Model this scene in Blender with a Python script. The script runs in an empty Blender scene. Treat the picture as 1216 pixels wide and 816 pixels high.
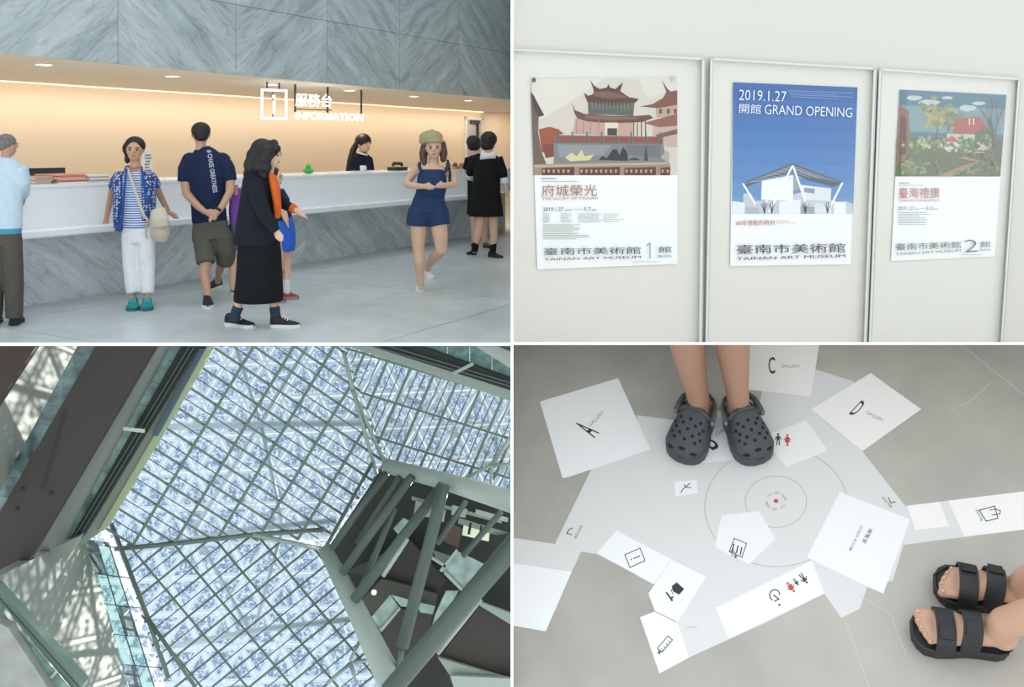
import bpy, bmesh, math, random
from mathutils import Vector, Matrix
from mathutils.bvhtree import BVHTree
random.seed(7)

# ------------------------------------------------------------------ camera, sky, sun, exposure
F, PX, PY, H = 1100.0, 608.0, 176.0, 1.42          # focal length and principal point in pixels, eye height
scene = bpy.context.scene
COL = scene.collection
cd = bpy.data.cameras.new('camera')
cam = bpy.data.objects.new('camera', cd)
COL.objects.link(cam)
cam.location = (0, 0, H)
cam.rotation_euler = (math.radians(90), 0, 0)
cd.sensor_width = 36.0
cd.lens = F * 36.0 / 1216.0
cd.shift_y = -(408.0 - PY) / 1216.0
cd.clip_end = 500
scene.camera = cam

world = bpy.data.worlds.new('world'); scene.world = world
world.use_nodes = True
bg = world.node_tree.nodes['Background']
bg.inputs[0].default_value = (0.90, 0.965, 1.0, 1)
bg.inputs[1].default_value = 1.0

sd = bpy.data.lights.new('sun', 'SUN'); sd.energy = 13.0; sd.angle = math.radians(0.6); sd.color = (1, .95, .84)
sun = bpy.data.objects.new('sun', sd); COL.objects.link(sun)
sun.location = (6, 40, -14)
sun.rotation_euler = Vector((-.50, -.80, .32)).to_track_quat('-Z', 'Y').to_euler()   # low sun behind the glass roof

vs = scene.view_settings
vs.view_transform = 'Standard'; vs.look = 'None'; vs.gamma = 1.0; vs.use_curve_mapping = False
vs.exposure = 0.55

# ------------------------------------------------------------------ helpers
def W(px, py, Y):
    return Vector(((px - PX) * Y / F, Y, H - (py - PY) * Y / F))

class Plane:
    def __init__(s, p, n):
        s.p = Vector(p); s.n = Vector(n).normalized()
        if s.n.y > 0: s.n = -s.n                    # normal towards the viewer
    def at(s, px, py, off=0.0):                     # pixel -> point of the plane lifted by off
        d = Vector(((px - PX) / F, 1.0, -(py - PY) / F))
        o = Vector((0, 0, H))
        t = (s.p + s.n * off - o).dot(s.n) / d.dot(s.n)
        return o + d * t

def lin(c):
    if isinstance(c, str):
        c = [int(c[i:i + 2], 16) / 255 for i in (0, 2, 4)]
    return tuple((x / 12.92 if x <= .04045 else ((x + .055) / 1.055) ** 2.4) for x in c)

MATS = {}
def mat(name, col='808080', rough=.6, metal=0.0, spec=.5, emit=0.0, noise=0.0, scale=8.0, bump=0.0, col2=None, alpha=1.0, detail=5.0, stretch=None):
    if name in MATS: return MATS[name]
    m = bpy.data.materials.new(name); m.use_nodes = True
    nt = m.node_tree; b = nt.nodes['Principled BSDF']
    c = lin(col)
    b.inputs['Base Color'].default_value = (*c, 1)
    b.inputs['Roughness'].default_value = rough
    b.inputs['Metallic'].default_value = metal
    b.inputs['Specular IOR Level'].default_value = spec
    if emit:
        b.inputs['Emission Color'].default_value = (*c, 1); b.inputs['Emission Strength'].default_value = emit
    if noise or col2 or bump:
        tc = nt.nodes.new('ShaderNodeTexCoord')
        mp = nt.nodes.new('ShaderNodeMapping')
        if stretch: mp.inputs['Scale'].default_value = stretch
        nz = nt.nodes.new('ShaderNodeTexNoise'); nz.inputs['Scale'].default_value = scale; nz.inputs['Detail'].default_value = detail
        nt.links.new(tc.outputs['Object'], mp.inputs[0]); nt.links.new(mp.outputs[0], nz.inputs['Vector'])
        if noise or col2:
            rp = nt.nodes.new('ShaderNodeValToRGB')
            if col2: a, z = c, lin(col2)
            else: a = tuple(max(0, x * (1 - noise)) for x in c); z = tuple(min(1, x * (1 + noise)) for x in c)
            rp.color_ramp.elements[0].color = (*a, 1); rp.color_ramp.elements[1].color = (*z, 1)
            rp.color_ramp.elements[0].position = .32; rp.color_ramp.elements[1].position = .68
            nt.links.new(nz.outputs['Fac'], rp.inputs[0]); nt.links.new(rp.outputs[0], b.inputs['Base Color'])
        if bump:
            bp = nt.nodes.new('ShaderNodeBump'); bp.inputs['Strength'].default_value = bump; bp.inputs['Distance'].default_value = .01
            nt.links.new(nz.outputs['Fac'], bp.inputs['Height']); nt.links.new(bp.outputs[0], b.inputs['Normal'])
    MATS[name] = m
    return m

def mat_glass(name, tint='FFFFFF', gloss=.08, rough=.02):
    if name in MATS: return MATS[name]
    m = bpy.data.materials.new(name); m.use_nodes = True
    nt = m.node_tree; nt.nodes.remove(nt.nodes['Principled BSDF'])
    out = nt.nodes['Material Output']
    tr = nt.nodes.new('ShaderNodeBsdfTransparent'); tr.inputs[0].default_value = (*lin(tint), 1)
    gl = nt.nodes.new('ShaderNodeBsdfGlossy'); gl.inputs['Roughness'].default_value = rough
    lw = nt.nodes.new('ShaderNodeFresnel'); lw.inputs['IOR'].default_value = 1.45
    ma = nt.nodes.new('ShaderNodeMath'); ma.operation = 'MULTIPLY_ADD'; ma.inputs[1].default_value = gloss * 5; ma.inputs[2].default_value = gloss * .1
    mx = nt.nodes.new('ShaderNodeMixShader')
    nt.links.new(lw.outputs[0], ma.inputs[0]); nt.links.new(ma.outputs[0], mx.inputs[0])
    nt.links.new(tr.outputs[0], mx.inputs[1]); nt.links.new(gl.outputs[0], mx.inputs[2]); nt.links.new(mx.outputs[0], out.inputs[0])
    MATS[name] = m
    return m

class MB:                                           # collects faces in world coordinates, several materials allowed
    def __init__(s): s.v = []; s.f = []; s.mi = []; s.uv = {}
    def face(s, pts, mi=0, uv=None):
        i = len(s.v); s.v += [Vector(p) for p in pts]; s.f.append(list(range(i, i + len(pts)))); s.mi.append(mi)
        if uv: s.uv[len(s.f) - 1] = uv
    def grid_box(s, c8, mi=0):
        i = len(s.v); s.v += [Vector(p) for p in c8]
        for q in ((0, 3, 2, 1), (4, 5, 6, 7), (0, 1, 5, 4), (1, 2, 6, 5), (2, 3, 7, 6), (3, 0, 4, 7)):
            s.f.append([i + k for k in q]); s.mi.append(mi)
    def box(s, a, b, mi=0):
        (x0, y0, z0), (x1, y1, z1) = a, b
        s.grid_box([(x0, y0, z0), (x1, y0, z0), (x1, y1, z0), (x0, y1, z0), (x0, y0, z1), (x1, y0, z1), (x1, y1, z1), (x0, y1, z1)], mi)
    def obox(s, o, ax, ay, az, mi=0):               # corner + three edge vectors
        o = Vector(o)
        s.grid_box([o, o + ax, o + ax + ay, o + ay, o + az, o + ax + az, o + ax + ay + az, o + ay + az], mi)
    def slab(s, pts, thick, mi=0, uvs=None):        # polygon extruded by a vector
        pts = [Vector(p) for p in pts]; n = len(pts); i = len(s.v)
        thick = Vector(thick)
        s.v += pts + [p + thick for p in pts]
        s.f.append(list(range(i, i + n))); s.mi.append(mi)
        if uvs: s.uv[len(s.f) - 1] = uvs
        s.f.append([i + n + k for k in reversed(range(n))]); s.mi.append(mi)
        for k in range(n):
            s.f.append([i + k, i + n + k, i + n + (k + 1) % n, i + (k + 1) % n]); s.mi.append(mi)
    def tube(s, pts, rad, n=10, side=None, mi=0, cap=True):
        pts = [Vector(p) for p in pts]; m = len(pts); i0 = len(s.v)
        for k, p in enumerate(pts):
            t = (pts[min(k + 1, m - 1)] - pts[max(k - 1, 0)])
            if t.length < 1e-9: t = Vector((0, 0, 1))
            t.normalize()
            sv = Vector(side) if side is not None else (Vector((1, 0, 0)) if abs(t.x) < .8 else Vector((0, 1, 0)))
            a = (sv - t * sv.dot(t)).normalized(); b = t.cross(a)
            r = rad[k] if isinstance(rad, (list, tuple)) else rad
            ra, rb = r if isinstance(r, (list, tuple)) else (r, r)
            for j in range(n):
                an = 2 * math.pi * j / n
                s.v.append(p + a * (ra * math.cos(an)) + b * (rb * math.sin(an)))
        for k in range(m - 1):
            for j in range(n):
                q = i0 + k * n + j; w = i0 + k * n + (j + 1) % n
                s.f.append([q, w, w + n, q + n]); s.mi.append(mi)
        if cap:
            s.f.append([i0 + j for j in reversed(range(n))]); s.mi.append(mi)
            s.f.append([i0 + (m - 1) * n + j for j in range(n)]); s.mi.append(mi)
    def ball(s, c, rx, ry, rz, nu=14, nv=9, mi=0, rot=None):
        c = Vector(c); i0 = len(s.v)
        pts = []
        for k in range(1, nv):
            th = math.pi * k / nv
            for j in range(nu):
                ph = 2 * math.pi * j / nu
                pts.append(Vector((rx * math.sin(th) * math.cos(ph), ry * math.sin(th) * math.sin(ph), rz * math.cos(th))))
        pts += [Vector((0, 0, rz)), Vector((0, 0, -rz))]
        if rot: pts = [rot @ p for p in pts]
        s.v += [c + p for p in pts]
        for k in range(nv - 2):
            for j in range(nu):
                q = i0 + k * nu + j; w = i0 + k * nu + (j + 1) % nu
                s.f.append([q, q + nu, w + nu, w]); s.mi.append(mi)
        tp = i0 + (nv - 1) * nu; bt = tp + 1; l = i0 + (nv - 2) * nu
        for j in range(nu):
            s.f.append([tp, i0 + j, i0 + (j + 1) % nu]); s.mi.append(mi)
            s.f.append([bt, l + (j + 1) % nu, l + j]); s.mi.append(mi)
    def build(s, name, mats, parent=None, smooth=False, base=None):
        if not isinstance(mats, (list, tuple)): mats = [mats]
        org = Vector((0, 0, 0))
        if parent is not None: org = worldloc(parent)
        elif base is not None: org = Vector(base)
        me = bpy.data.meshes.new(name)
        me.from_pydata([tuple(v - org) for v in s.v], [], s.f)
        for m in mats: me.materials.append(m)
        for p, k in zip(me.polygons, s.mi): p.material_index = k; p.use_smooth = smooth
        if s.uv:
            ul = me.uv_layers.new(name='UVMap')
            for fi, uvs in s.uv.items():
                for li, uvv in zip(me.polygons[fi].loop_indices, uvs): ul.data[li].uv = uvv
        bm = bmesh.new(); bm.from_mesh(me); bmesh.ops.recalc_face_normals(bm, faces=bm.faces) if not s.uv else None
        bm.to_mesh(me); bm.free()
        o = bpy.data.objects.new(name, me); COL.objects.link(o)
        if parent is not None: o.parent = parent
        else: o.location = org
        return o

def worldloc(o):
    p = Vector(o.location)
    while o.parent is not None:
        o = o.parent; p = p + Vector(o.location)
    return p

def tag(o, label=None, cat=None, group=None, kind=None):
    if label: o['label'] = label
    if cat: o['category'] = cat
    if group: o['group'] = group
    if kind: o['kind'] = kind
    return o

def thing(name, label, cat, loc, group=None):
    o = bpy.data.objects.new(name, None); COL.objects.link(o); o.location = loc; o.empty_display_size = .1
    return tag(o, label, cat, group)

def struct(o, label=None):
    o['kind'] = 'structure'
    if label: o['label'] = label
    return o

def clip_poly(poly, conv):                          # Sutherland-Hodgman in pixel space, conv convex
    area = sum(conv[i][0] * conv[(i + 1) % len(conv)][1] - conv[(i + 1) % len(conv)][0] * conv[i][1] for i in range(len(conv)))
    sg = 1 if area > 0 else -1
    out = list(poly)
    for i in range(len(conv)):
        a = conv[i]; b = conv[(i + 1) % len(conv)]
        inp = out; out = []
        def d(p): return sg * ((b[0] - a[0]) * (p[1] - a[1]) - (b[1] - a[1]) * (p[0] - a[0]))
        for k in range(len(inp)):
            p = inp[k]; q = inp[(k + 1) % len(inp)]
            dp, dq = d(p), d(q)
            if dp >= 0: out.append(p)
            if (dp >= 0) != (dq >= 0):
                t = dp / (dp - dq); out.append((p[0] + (q[0] - p[0]) * t, p[1] + (q[1] - p[1]) * t))
        if not out: return []
    return out

def clip_seg(p, q, conv):
    area = sum(conv[i][0] * conv[(i + 1) % len(conv)][1] - conv[(i + 1) % len(conv)][0] * conv[i][1] for i in range(len(conv)))
    sg = 1 if area > 0 else -1
    t0, t1 = 0.0, 1.0
    for i in range(len(conv)):
        a = conv[i]; b = conv[(i + 1) % len(conv)]
        def d(r): return sg * ((b[0] - a[0]) * (r[1] - a[1]) - (b[1] - a[1]) * (r[0] - a[0]))
        dp, dq = d(p), d(q)
        if dp < 0 and dq < 0: return None
        if dp < 0: t0 = max(t0, dp / (dp - dq))
        elif dq < 0: t1 = min(t1, dp / (dp - dq))
    if t1 - t0 < 1e-3: return None
    L = lambda t: (p[0] + (q[0] - p[0]) * t, p[1] + (q[1] - p[1]) * t)
    return L(t0), L(t1)

# ---- flat lettering: text -> mesh mapped on a pixel baseline of a plane
_tc = {}
def text_mesh(s, bold=0.0):
    key = (s, bold)
    if key in _tc: return _tc[key]
    cu = bpy.data.curves.new('lettering', 'FONT'); cu.body = s; cu.resolution_u = 3; cu.offset = bold
    o = bpy.data.objects.new('lettering', cu); COL.objects.link(o)
    bpy.context.view_layer.update()
    dg = bpy.context.evaluated_depsgraph_get()
    me = bpy.data.meshes.new_from_object(o.evaluated_get(dg))
    vs = [tuple(v.co) for v in me.vertices]; fs = [tuple(p.vertices) for p in me.polygons]
    bpy.data.objects.remove(o); bpy.data.curves.remove(cu); bpy.data.meshes.remove(me)
    _tc[key] = (vs, fs)
    return vs, fs

def add_text(mb, s, x0, y0, x1, y1, h, fn, mi=0, bold=0.0, up=None, thick=0.0):
    """text from pixel (x0,y0) to (x1,y1) along its foot, h pixels high; fn maps pixels to points"""
    vs, fs = text_mesh(s, bold)
    if not vs: return
    ax = min(v[0] for v in vs); bx = max(v[0] for v in vs); ay = min(v[1] for v in vs); by = max(v[1] for v in vs)
    dx, dy = x1 - x0, y1 - y0; L = math.hypot(dx, dy)
    if up is None: up = (dy / L, -dx / L)
    i = len(mb.v)
    for v in vs:
        u = (v[0] - ax) / max(1e-6, bx - ax); w = (v[1] - ay) / max(1e-6, by - ay)
        mb.v.append(fn(x0 + dx * u + up[0] * h * w, y0 + dy * u + up[1] * h * w))
    for f in fs: mb.f.append([i + k for k in f]); mb.mi.append(mi)

def remesh(name, mb, m, parent, voxel=.01, smooth=4, keep=None):
    """one continuous skin grown over the overlapping closed shapes of mb"""
    org = worldloc(parent)
    me = bpy.data.meshes.new(name)
    me.from_pydata([tuple(v - org) for v in mb.v], [], mb.f)
    bm = bmesh.new(); bm.from_mesh(me); bmesh.ops.recalc_face_normals(bm, faces=bm.faces); bm.to_mesh(me); bm.free()
    t = bpy.data.objects.new(name + '_src', me); COL.objects.link(t)
    md = t.modifiers.new('r', 'REMESH'); md.mode = 'VOXEL'; md.voxel_size = voxel; md.use_smooth_shade = True
    if smooth:
        ms = t.modifiers.new('s', 'SMOOTH'); ms.factor = .5; ms.iterations = smooth
    bpy.context.view_layer.update()
    dg = bpy.context.evaluated_depsgraph_get()
    nm = bpy.data.meshes.new_from_object(t.evaluated_get(dg))
    bpy.data.objects.remove(t); bpy.data.meshes.remove(me)
    nm.name = name; nm.materials.clear(); nm.materials.append(m)
    for p in nm.polygons: p.use_smooth = True; p.material_index = 0
    o = bpy.data.objects.new(name, nm); COL.objects.link(o); o.parent = parent
    return o

# ------------------------------------------------------------------ dividing walls and slabs between the four spaces
white_paint = mat('white_paint', 'F6F6F4', .6)
FLOOR_Y = F * H / (408 - PY)                        # front edge of the lobby floor
sl = (408 - PY) / F                                 # fall of the sloping soffit board

mb = MB(); mb.box((-.006, 4.10, -.3), (.006, 33, 6.5))
struct(mb.build('wall_middle', white_paint), 'thin white dividing wall between lobby and poster corridor')
mb = MB(); mb.box((-.0028, 1.84, -1.6), (.0028, 4.10, 1.42 - sl * 1.84))
struct(mb.build('wall_divider', white_paint), 'thin white dividing wall beside the grey floor with stickers')
mb = MB()
def soffit(y, x, o): return Vector((x, y, H - sl * y + o))
mb.grid_box([soffit(1.84, .003, -.0025), soffit(1.84, 5.2, -.0025), soffit(5.9, 5.2, -.012), soffit(5.9, .003, -.012),
             soffit(1.84, .003, .0025), soffit(1.84, 5.2, .0025), soffit(5.9, 5.2, .004), soffit(5.9, .003, .004)])
struct(mb.build('ceiling', white_paint), 'thin white sloping board above the floor with stickers')
mb = MB(); mb.box((-14, FLOOR_Y - .03, -.011), (-.006, FLOOR_Y, .009))
struct(mb.build('trim_1', white_paint), 'white edge of the lobby floor slab')

# ------------------------------------------------------------------ lobby (upper left)
cv = Vector((628, 1100, 0)).normalized()            # direction of the counter
nv = Vector((cv.y, -cv.x, 0))                       # square to it, towards the visitors
B0 = Vector((-4.388, 8.309, 0))                     # foot of the counter where it enters the view
UP = Vector((0, 0, 1))
def CP(t, d, z): return B0 + cv * t + nv * d + UP * z
def t_of(px, d):
    o = B0 + nv * d; r = (px - PX) / F
    return (r * o.y - o.x) / (cv.x - r * cv.y)

def mat_marble(name, lo, hi, mid):
    m = bpy.data.materials.new(name); m.use_nodes = True
    nt = m.node_tree; b = nt.nodes['Principled BSDF']; N = nt.nodes.new; L = nt.links.new
    uv = N('ShaderNodeUVMap'); uv.uv_map = 'UVMap'
    mp = N('ShaderNodeMapping'); mp.inputs['Rotation'].default_value = (0, 0, math.radians(-38)); 
    L(uv.outputs[0], mp.inputs[0])
    mp2 = N('ShaderNodeMapping'); mp2.inputs['Scale'].default_value = (.42, 2.6, 1); L(mp.outputs[0], mp2.inputs[0])
    n0 = N('ShaderNodeTexNoise'); n0.inputs['Scale'].default_value = 1.3; n0.inputs['Detail'].default_value = 4; L(mp.outputs[0], n0.inputs['Vector'])
    ad = N('ShaderNodeMixRGB'); ad.blend_type = 'ADD'; ad.inputs[0].default_value = .55; L(mp2.outputs[0], ad.inputs[1]); L(n0.outputs['Color'], ad.inputs[2])
    n1 = N('ShaderNodeTexNoise'); n1.inputs['Scale'].default_value = 1.6; n1.inputs['Detail'].default_value = 9; n1.inputs['Roughness'].default_value = .66; L(ad.outputs[0], n1.inputs['Vector'])
    r = N('ShaderNodeValToRGB'); e = r.color_ramp.elements
    e[0].position = .30; e[0].color = (*lin(lo), 1); e[1].position = .68; e[1].color = (*lin(hi), 1)
    k = r.color_ramp.elements.new(.46); k.color = (*lin(mid), 1)
    L(n1.outputs['Fac'], r.inputs[0])
    n2 = N('ShaderNodeTexNoise'); n2.inputs['Scale'].default_value = 3.2; n2.inputs['Detail'].default_value = 6; L(mp2.outputs[0], n2.inputs['Vector'])
    r2 = N('ShaderNodeValToRGB'); r2.color_ramp.elements[0].position = .47; r2.color_ramp.elements[1].position = .53
    r2.color_ramp.elements.new(.50).color = (0, 0, 0, 1)
    r2.color_ramp.elements[0].color = (1, 1, 1, 1); r2.color_ramp.elements[2].color = (1, 1, 1, 1)
    L(n2.outputs['Fac'], r2.inputs[0])
    mx = N('ShaderNodeMixRGB'); mx.blend_type = 'MULTIPLY'; mx.inputs[0].default_value = .22; L(r.outputs[0], mx.inputs[1]); L(r2.outputs[0], mx.inputs[2])
    L(mx.outputs[0], b.inputs['Base Color'])
    b.inputs['Roughness'].default_value = .22
    return m
marble = mat_marble('grey_marble', '8C9CA1', 'C9D3D6', 'ADBABD')
marble_low = mat_marble('grey_marble_counter', 'AEB8BE', 'EEF1F3', 'D3DADE')
joint = mat('joint_dark', '3C4448', .8)
beige = mat('beige_wall', 'F0DEC8', .75)
beige_ceiling = mat('beige_ceiling', 'E6DACB', .7)
white_solid = mat('white_solid_surface', 'F0F3F6', .25)
black_plastic = mat('black_plastic', '1B1B1D', .4)
dark_metal = mat('dark_metal', '50504E', .5, metal=.6)

def mat_concrete(name, a, b_, rough, scale=1.2, metal=0):
    m = bpy.data.materials.new(name); m.use_nodes = True
    nt = m.node_tree; b = nt.nodes['Principled BSDF']; N = nt.nodes.new; L = nt.links.new
    g = N('ShaderNodeNewGeometry')
    n1 = N('ShaderNodeTexNoise'); n1.inputs['Scale'].default_value = scale; n1.inputs['Detail'].default_value = 7; n1.inputs['Roughness'].default_value = .6
    L(g.outputs['Position'], n1.inputs['Vector'])
    n2 = N('ShaderNodeTexNoise'); n2.inputs['Scale'].default_value = scale * 9; n2.inputs['Detail'].default_value = 5
    L(g.outputs['Position'], n2.inputs['Vector'])
    mx = N('ShaderNodeMixRGB'); mx.inputs[0].default_value = .3; L(n1.outputs['Fac'], mx.inputs[1]); L(n2.outputs['Fac'], mx.inputs[2])
    r = N('ShaderNodeValToRGB'); r.color_ramp.elements[0].position = .36; r.color_ramp.elements[1].position = .64
    r.color_ramp.elements[0].color = (*lin(a), 1); r.color_ramp.elements[1].color = (*lin(b_), 1)
    L(mx.outputs[0], r.inputs[0]); L(r.outputs[0], b.inputs['Base Color'])
    b.inputs['Roughness'].default_value = rough
    return m
lobby_concrete = mat_concrete('lobby_concrete', 'AFB9BB', 'D0D5D5', .32, .55)

# floor with its cast slabs
mb = MB(); mb.box((-14, FLOOR_Y, -.02), (-.006, 32, -.008))
fl = struct(mb.build('floor', joint), 'grey polished concrete floor of the lobby')
rect = [(-14, FLOOR_Y), (-.006, FLOOR_Y), (-.006, 32), (-14, 32)]
for i in range(-6, 9):
    for j in range(-4, 5):
        t0 = 2.53 + 3.2 * i; d0 = 3.745 + 3.2 * j; g = .006
        q = [CP(t, d, 0) for t, d in ((t0 + g, d0 + g), (t0 + 3.2 - g, d0 + g), (t0 + 3.2 - g, d0 + 3.2 - g), (t0 + g, d0 + 3.2 - g))]
        pl = clip_poly([(p.x, p.y) for p in q], rect)
        if len(pl) < 3: continue
        mb = MB(); mb.slab([(x, y, 0) for x, y in pl], (0, 0, -.0075)); mb.build('floor_slab', lobby_concrete, fl)

# back wall, wall at the far end, ceiling under the marble fascia
HS = 2.33; DS = -.745; DBW = -4.28
tc = t_of(574, DBW)
mb = MB(); mb.obox(CP(-9, DBW, -.005), cv * (tc + 9), nv * -.15, UP * (HS + .5))
struct(mb.build('wall_back', beige), 'warm beige wall behind the reception counter')
corner = CP(tc, DBW, 0)
mb = MB(); mb.obox(corner + Vector((0, 0, -.005)), Vector((-.008 - corner.x, .0, 0)), Vector((0, .15, 0)), UP * (HS + .5))
struct(mb.build('wall_end', beige), 'beige end wall beyond the doorway')
mb = MB()
cpoly = [CP(-9, DS - .022, HS + .0005), CP(t_of(607.5, DS), DS - .022, HS + .0005), Vector((-.008, corner.y, HS)), corner + UP * HS, CP(-9, DBW, HS)]
mb.slab(cpoly, (0, 0, .06))
struct(mb.build('ceiling', beige_ceiling), 'beige ceiling above the reception counter')

# marble fascia above the counter, book-matched panels
fas = Plane(CP(0, DS, 0), nv)
zj = fas.at(300, 9).z
ta, tb_ = t_of(140, DS), t_of(280, DS); sp = tb_ - ta
mb = MB(); mb.obox(CP(-9, DS - .02, HS + .065), cv * (t_of(606, DS) + 9), nv * -.1, UP * 4.2)
fascia = struct(mb.build('wall_fascia', joint), 'grey veined marble fascia above the reception counter')
tmax = t_of(607, DS)
for i in range(-3, 14):
    for r_, (z0, z1) in enumerate(((HS, zj), (zj, zj + 1.35), (zj + 1.35, zj + 2.7))):
        t0 = ta + sp * i + .004; t1 = ta + sp * (i + 1) - .004
        if t0 > tmax: continue
        t1 = min(t1, tmax)
        q = [CP(t0, DS, z0 + .003), CP(t1, DS, z0 + .003), CP(t1, DS, z1 - .003), CP(t0, DS, z1 - .003)]
        u0, u1 = (0, t1 - t0) if i % 2 else (sp, sp - (t1 - t0))
        off = (i // 2) * 3.7
        uv = [(u0 + off, z0), (u1 + off, z0), (u1 + off, z1), (u0 + off, z1)]
        mb = MB(); mb.slab(q, nv * -.02, uvs=uv); mb.build('marble_panel', marble, fascia)

# door way in the back wall
bw = Plane(CP(0, DBW, 0), nv)
dl, dr = t_of(551, DBW), t_of(572, DBW)
dtop = bw.at(560, 139).z
door = struct(MB().build('door_1', white_paint), 'open doorway with a pale door panel at the end of the beige wall')
mb = MB(); mb.obox(CP(dl + .06, DBW + .005, 0), cv * (dr - dl - .12), nv * .004, UP * (dtop - .06)); mb.build('door_leaf', mat('door_grey', 'B4B6B8', .5), door)
mb = MB()
mb.obox(CP(dl, DBW, 0), cv * .07, nv * .05, UP * dtop); mb.obox(CP(dr - .07, DBW, 0), cv * .07, nv * .05, UP * dtop); mb.obox(CP(dl, DBW, dtop - .07), cv * (dr - dl), nv * .05, UP * .07)
mb.build('door_frame', mat('door_frame_white', 'DFE1E0', .5), door)
mb = MB(); mb.obox(CP(dl + (dr - dl) * .66, DBW + .01, dtop - .75), cv * .06, nv * .05, UP * .66); mb.obox(CP(dl + (dr - dl) * .30, DBW + .01, dtop - .16), cv * ((dr - dl) * .5), nv * .05, UP * .07)
mb.build('door_closer', dark_metal, door)

# reception counter
tE = t_of(600, 0)
counter = thing('reception_counter', 'long white reception counter on a grey marble plinth', 'counter', CP(3, 0, 0))
mb = MB(); mb.obox(CP(-6, -.02, 0), cv * (tE + 6), nv * -.5, UP * .66); mb.build('plinth', joint, counter)
tj = t_of(146, 0); spj = t_of(363, 0) - tj
for i in range(-3, 8):
    t0 = tj + spj * i + .003; t1 = min(tj + spj * (i + 1) - .003, tE)
    if t0 > tE: continue
    u0, u1 = (0, t1 - t0) if i % 2 == 0 else (spj, spj - (t1 - t0))
    mb = MB(); mb.slab([CP(t0, 0, 0), CP(t1, 0, 0), CP(t1, 0, .66), CP(t0, 0, .66)], nv * -.02, uvs=[(u0 + i * 2.1, 0), (u1 + i * 2.1, 0), (u1 + i * 2.1, .66), (u0 + i * 2.1, .66)])
    mb.build('marble_panel', marble_low, counter)
tL = t_of(563, .5)
def prof(poly, t0, t1, name, m):                    # extrude a (d, z) outline along the counter
    mb = MB(); mb.slab([CP(t0, d, z) for d, z in poly], cv * (t1 - t0)); return mb.build(name, m, counter)
ledge = prof([(.50, .662), (.49, .65), (-.1, .65), (-.1, .72), (.49, .72), (.50, .708)], -6, tL, 'ledge', white_solid)
prof([(.35, .72), (.35, 1.095), (.30, 1.095), (.30, .72)], -6, tE, 'front_screen', white_solid)
prof([(.36, 1.075), (.36, 1.10), (-.50, 1.10), (-.50, 1.075)], -6, tE, 'counter_top', white_solid)
prof([(-.44, .0), (-.44, 1.075), (-.48, 1.075), (-.48, .0)], -6, tE, 'back_panel', white_solid)

prof([(-.48, .70), (-.48, .74), (-1.02, .74), (-1.02, .70)], -6, tE, 'work_surface', white_solid)

# recessed downlights
warm_glow = mat('downlight_glow', 'FFF0D0', .5, emit=9)
ring = mat('downlight_ring', 'EDE6DA', .4)
cp_ = Plane((0, 10, HS), (0, 0, -1)); cp_.n = Vector((0, 0, -1))
for k, (x, y) in enumerate(((52, 76), (205, 90), (322, 100), (415, 107), (492, 114), (556, 119))):
    p = cp_.at(x, y)
    near = ['above the black monitor', 'above the man in the navy shirt', 'beside the lit information symbol', 'past the hanging lettering', 'above the girl with the beret', 'next to the doorway'][k]
    o = thing('downlight', 'round recessed ceiling downlight ' + near, 'downlight', p, 'recessed downlights in the beige ceiling')
    mb = MB(); n = 20
    for j in range(n):
        a0, a1 = 2 * math.pi * j / n, 2 * math.pi * (j + 1) / n
        c = lambda a, r, z: p + Vector((r * math.cos(a), r * math.sin(a), z))
        mb.face([c(a0, .085, -.012), c(a1, .085, -.012), c(a1, .115, 0), c(a0, .115, 0)]); mb.face([c(a0, .085, -.012), c(a1, .085, -.012), c(a1, .08, -.002), c(a0, .08, -.002)])
    mb.build('trim_ring', ring, o)
    mb = MB(); mb.tube([p + UP * -.004, p + UP * -.001], .08, 20); mb.build('lens', warm_glow, o)
    ld = bpy.data.lights.new('downlight_lamp', 'SPOT'); ld.energy = 40; ld.color = (1, .84, .62); ld.spot_size = math.radians(110); ld.spot_blend = .8; ld.shadow_soft_size = .07
    lo = bpy.data.objects.new('lamp', ld); COL.objects.link(lo); lo.parent = o; lo.location = (0, 0, -.02)
# light strip along the top of the beige wall
strip = thing('light_strip', 'glowing warm light strip along the top of the beige wall', 'light', CP(2, DBW + .08, HS - .02))
mb = MB(); mb.obox(CP(-9, DBW + .03, HS - .012), cv * (tc + 8.9), nv * .05, UP * .012); mb.build('diffuser', mat('strip_glow', 'FFE9C8', .5, emit=1.2), strip)
ld = bpy.data.lights.new('strip_lamp', 'AREA'); ld.shape = 'RECTANGLE'; ld.size = tc + 8.8; ld.size_y = .10; ld.energy = 88; ld.color = (1, .87, .70)
lo = bpy.data.objects.new('lamp', ld); COL.objects.link(lo); lo.parent = strip
lo.location = CP((tc - 9) / 2, DBW + .42, HS - .03) - worldloc(strip)
lo.rotation_euler = (0, 0, math.atan2(cv.y, cv.x))

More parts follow.
